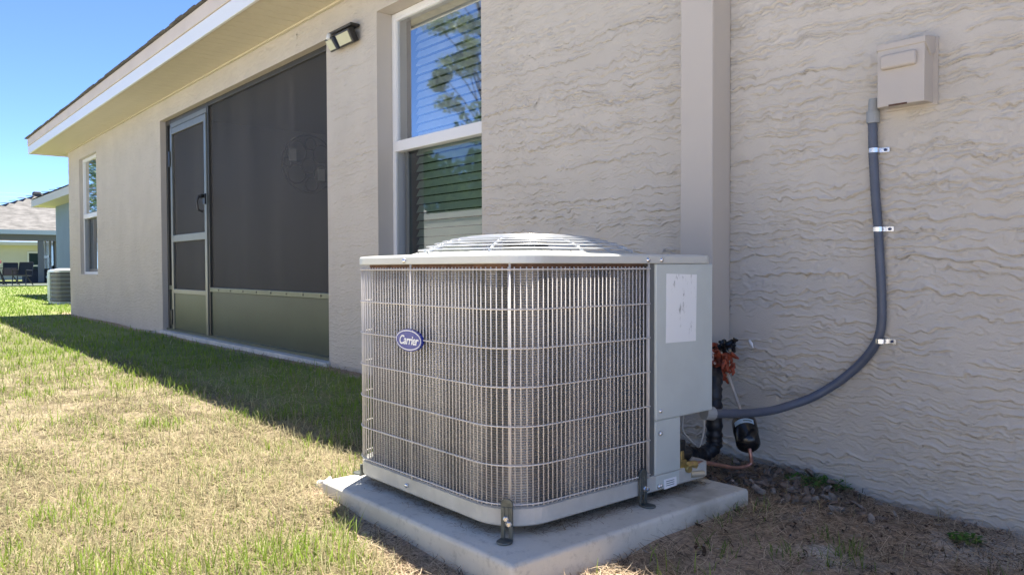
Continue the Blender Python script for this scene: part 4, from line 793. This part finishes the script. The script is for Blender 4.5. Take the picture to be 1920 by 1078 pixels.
link('pot', M().tube([(-39.4, 4.5, .07), (-39.4, 4.5, .22)], [.09, .13], 12), mat('pot_cream', (.7, .65, .5), .6), pf)
def leaf_ball(c, rad, n_, cols, sz):
    p = rng.normal(0, 1, (n_, 3)); p = p/np.linalg.norm(p, axis=1)[:, None]*rng.random((n_, 1))**.4*np.array(rad)+np.array(c)
    a = rng.normal(0, 1, (n_, 3)); a /= np.linalg.norm(a, axis=1)[:, None]; b = np.cross(a, rng.normal(0, 1, (n_, 3))); b /= np.linalg.norm(b, axis=1)[:, None]; s = (sz*rng.uniform(.6, 1.4, (n_, 1)))
    V = np.stack([p-a*s, p-b*s*.5, p+a*s, p+b*s*.5], 1).reshape(-1, 3); cc_ = np.array(cols)[rng.integers(0, len(cols), n_)]*rng.uniform(.7, 1.3, (n_, 1)); return V, np.arange(4*n_).reshape(-1, 4), np.repeat(cc_, 4, 0)
V, F, C = leaf_ball((-39.4, 4.5, .32), (.22, .22, .14), 160, [(.08, .2, .04), (.1, .25, .05), (.6, .15, .2), (.8, .8, .75)], .05); big('flowers', V, F, leaf_m, C, parent=pf)
link('storage_bench', M().box(-45.9, -45.2, 6.35, 7.45, -.66, -.02).box(-45.92, -45.16, 6.32, 7.48, -.03, .03), mat('dark_wicker', (.07, .07, .075), .8, var=.2, vs=8), None, bevel=.02, label='dark grey wicker storage bench behind the sling chairs', cat='bench')
cs_ = empty('curved_chair', (-44.8, 7.5, -.66), 'curved black patio chair frame holding a white cushion', 'chair')
link('curved_frame', M().tube(spline([(-44.8, 7.20, -.60), (-44.8, 7.55, -.50), (-44.8, 7.78, -.2), (-44.8, 7.78, .08), (-44.8, 7.62, .18), (-44.8, 7.50, .08)], 5), .06, 6), black_p, cs_)
link('cushion', M().tube([(-44.9, 7.25, -.42), (-44.9, 7.42, -.35), (-44.9, 7.55, -.05), (-44.9, 7.45, .10)], [.06, .14, .13, .06], 8), white_vinyl, cs_, smooth=True)
# power lines
for i, (za, l) in enumerate(((11.6, 'upper thin overhead power line above the grey hip roof'), (11.0, 'lower thin overhead power line above the grey hip roof'))):
    P = [(-140, -30+9*j, za+.02*(j-6)**2*.5+.0) for j in range(13)]; link('power_line', M().tube(P, .03, 4), mat('line_grey', (.25, .27, .3), .6), None, label=l, cat='power line', group='overhead power lines')

# ---------------------------------------------------------------- back garden: vinyl fence and trees (seen in the window glass)
fence = empty('vinyl_fence', (-12, -3.9, -.7), 'white vinyl privacy fence across the back of the garden', 'fence')
FY = -3.9; ft = 1.12
bo = rl = po = None
for i in range(16):
    xb = 3-i*2.4
    if xb < -35: break
    if po is None:
        po = link('post', M().box(xb-.065, xb+.065, FY-.065, FY+.065, -.72, ft+.06).add([(xb-.08, FY-.08, ft+.06), (xb+.08, FY-.08, ft+.06), (xb+.08, FY+.08, ft+.06), (xb-.08, FY+.08, ft+.06), (xb, FY, ft+.14)], [(0, 1, 4), (1, 2, 4), (2, 3, 4), (3, 0, 4)]), white_vinyl, fence)
        rl = link('rail', M().box(xb-2.335, xb-.065, FY-.03, FY+.03, ft-.12, ft), white_vinyl, fence); rb = link('rail', M().box(xb-2.335, xb-.065, FY-.03, FY+.03, -.68, -.54), white_vinyl, fence)
        bo = link('board', M().box(xb-.215, xb-.07, FY-.012, FY+.012, -.54, ft-.12), white_vinyl, fence, bevel=.004, seg=1)
    else:
        for q in (po, rl, rb): clone(q, (-2.4*i, 0, 0), fence)
    for j in range(15):
        if i or j: clone(bo, (-2.4*i-.1515*j, 0, 0), fence)
def tree(cx, cy, h, rad, label, kind='oak', n_=5200, group='trees beyond the back fence'):
    t = empty('pine_tree' if kind == 'pine' else 'broadleaf_tree', (cx, cy, -.7), label, 'tree', group); rs = np.random.default_rng(int(abs(cx*13+cy*7)))
    P = [(cx+.15*math.sin(z_*1.3), cy+.1*math.cos(z_*1.7), -.75+z_*h*.9) for z_ in np.linspace(0, 1, 7)]; m = M().tube(P, list(np.linspace((.010 if kind == 'pine' else .02)*h, .003*h, 7)), 8)
    cl = []
    for i in range(44 if kind == 'pine' else 22):
        z_ = (rs.uniform(.45, 1.0) if kind == 'pine' else rs.uniform(.28, .95)); a = rs.uniform(0, 6.28); q = rad*(1.1-z_ if kind == 'pine' else math.sqrt(max(.1, 1-(2*z_-1.15)**2)))*rs.uniform(.45, 1.)
        if kind == 'pine': q = rad*rs.uniform(.35, 1)*(1.35-z_)
        e_ = (cx+q*math.cos(a), cy+q*math.sin(a), -.7+h*z_); s_ = Vector((cx, cy, -.7+h*(z_-.12))); m.tube([s_, (s_+Vector(e_))/2+Vector((0, 0, .1)), e_], [.0022*h, .0016*h, .0008*h] if kind == 'pine' else [.005*h, .004*h, .0015*h], 5); cl.append(e_)
    link('trunk', m, trunk_m, t, smooth=True)
    Vs_, Fs_, Cs_ = [], [], []; b = 0; cols = [(.14, .19, .08), (.19, .25, .10), (.10, .14, .06)] if kind == 'pine' else [(.05, .10, .03), (.08, .15, .04), (.03, .065, .02), (.11, .17, .05)]
    for e_ in cl:
        rr_ = (rad*.21 if kind == 'pine' else rad*.42)*rs.uniform(.7, 1.25); V, F, C = leaf_ball(e_, (rr_, rr_, rr_*.6), n_//len(cl), cols, .07 if kind == 'pine' else .10)
        Vs_.append(V); Fs_.append(F+b); Cs_.append(C); b += len(V)
    big('crown', np.concatenate(Vs_), np.concatenate(Fs_), leaf_m, np.concatenate(Cs_), parent=t)
tree(-21.3, -11.5, 14.5, 2.3, 'tallest slender pine behind the white fence', 'pine', 13000)
tree(-28.6, -12.5, 6.6, 1.4, 'short young pine standing left of the tallest one', 'pine', 3600)
tree(-26.5, -9.8, 4.5, 2.3, 'small rounded broadleaf tree between the two pines', 'oak', 6600)
tree(-30.5, -9.5, 4.5, 2.3, 'low bushy broadleaf tree beyond the fence, far left of the pines', 'oak', 6200)
tree(-16.8, -9.0, 5.6, 2.4, 'medium broadleaf tree right of the tallest pine', 'oak', 6200)
tree(-22.8, -8.6, 4.5, 2.4, 'dense broadleaf shrub tree in front of the tallest pine', 'oak', 7200)
tree(-19.6, -8.4, 4.4, 2.0, 'smallest dark shrub tree close to the fence', 'oak', 5200)
tree(-11.5, -10.5, 6.0, 3.0, 'wide broadleaf tree behind the middle of the fence', 'oak', 5600)
tree(-4.0, -10.5, 5.2, 2.8, 'broadleaf tree behind the right end of the fence', 'oak', 4800)
for i, (a, b_, h, l) in enumerate(((-52, -7.0, 9, 'tall round tree far along the lots'), (-58, -8.2, 10, 'tallest round tree far along the lots'), (-64, -7.5, 9, 'round tree beyond the tallest one far along'), (-46, -8.5, 8, 'nearer round tree along the far lots'), (-72, -9, 11, 'last large tree in the far row'))):
    tree(a, b_, h, 4.0, l, 'oak', 3400, 'trees in the far row')

for o in list(bpy.data.objects):
    if o.parent is None and o.type in {'MESH', 'EMPTY'}: o.location.z += UP
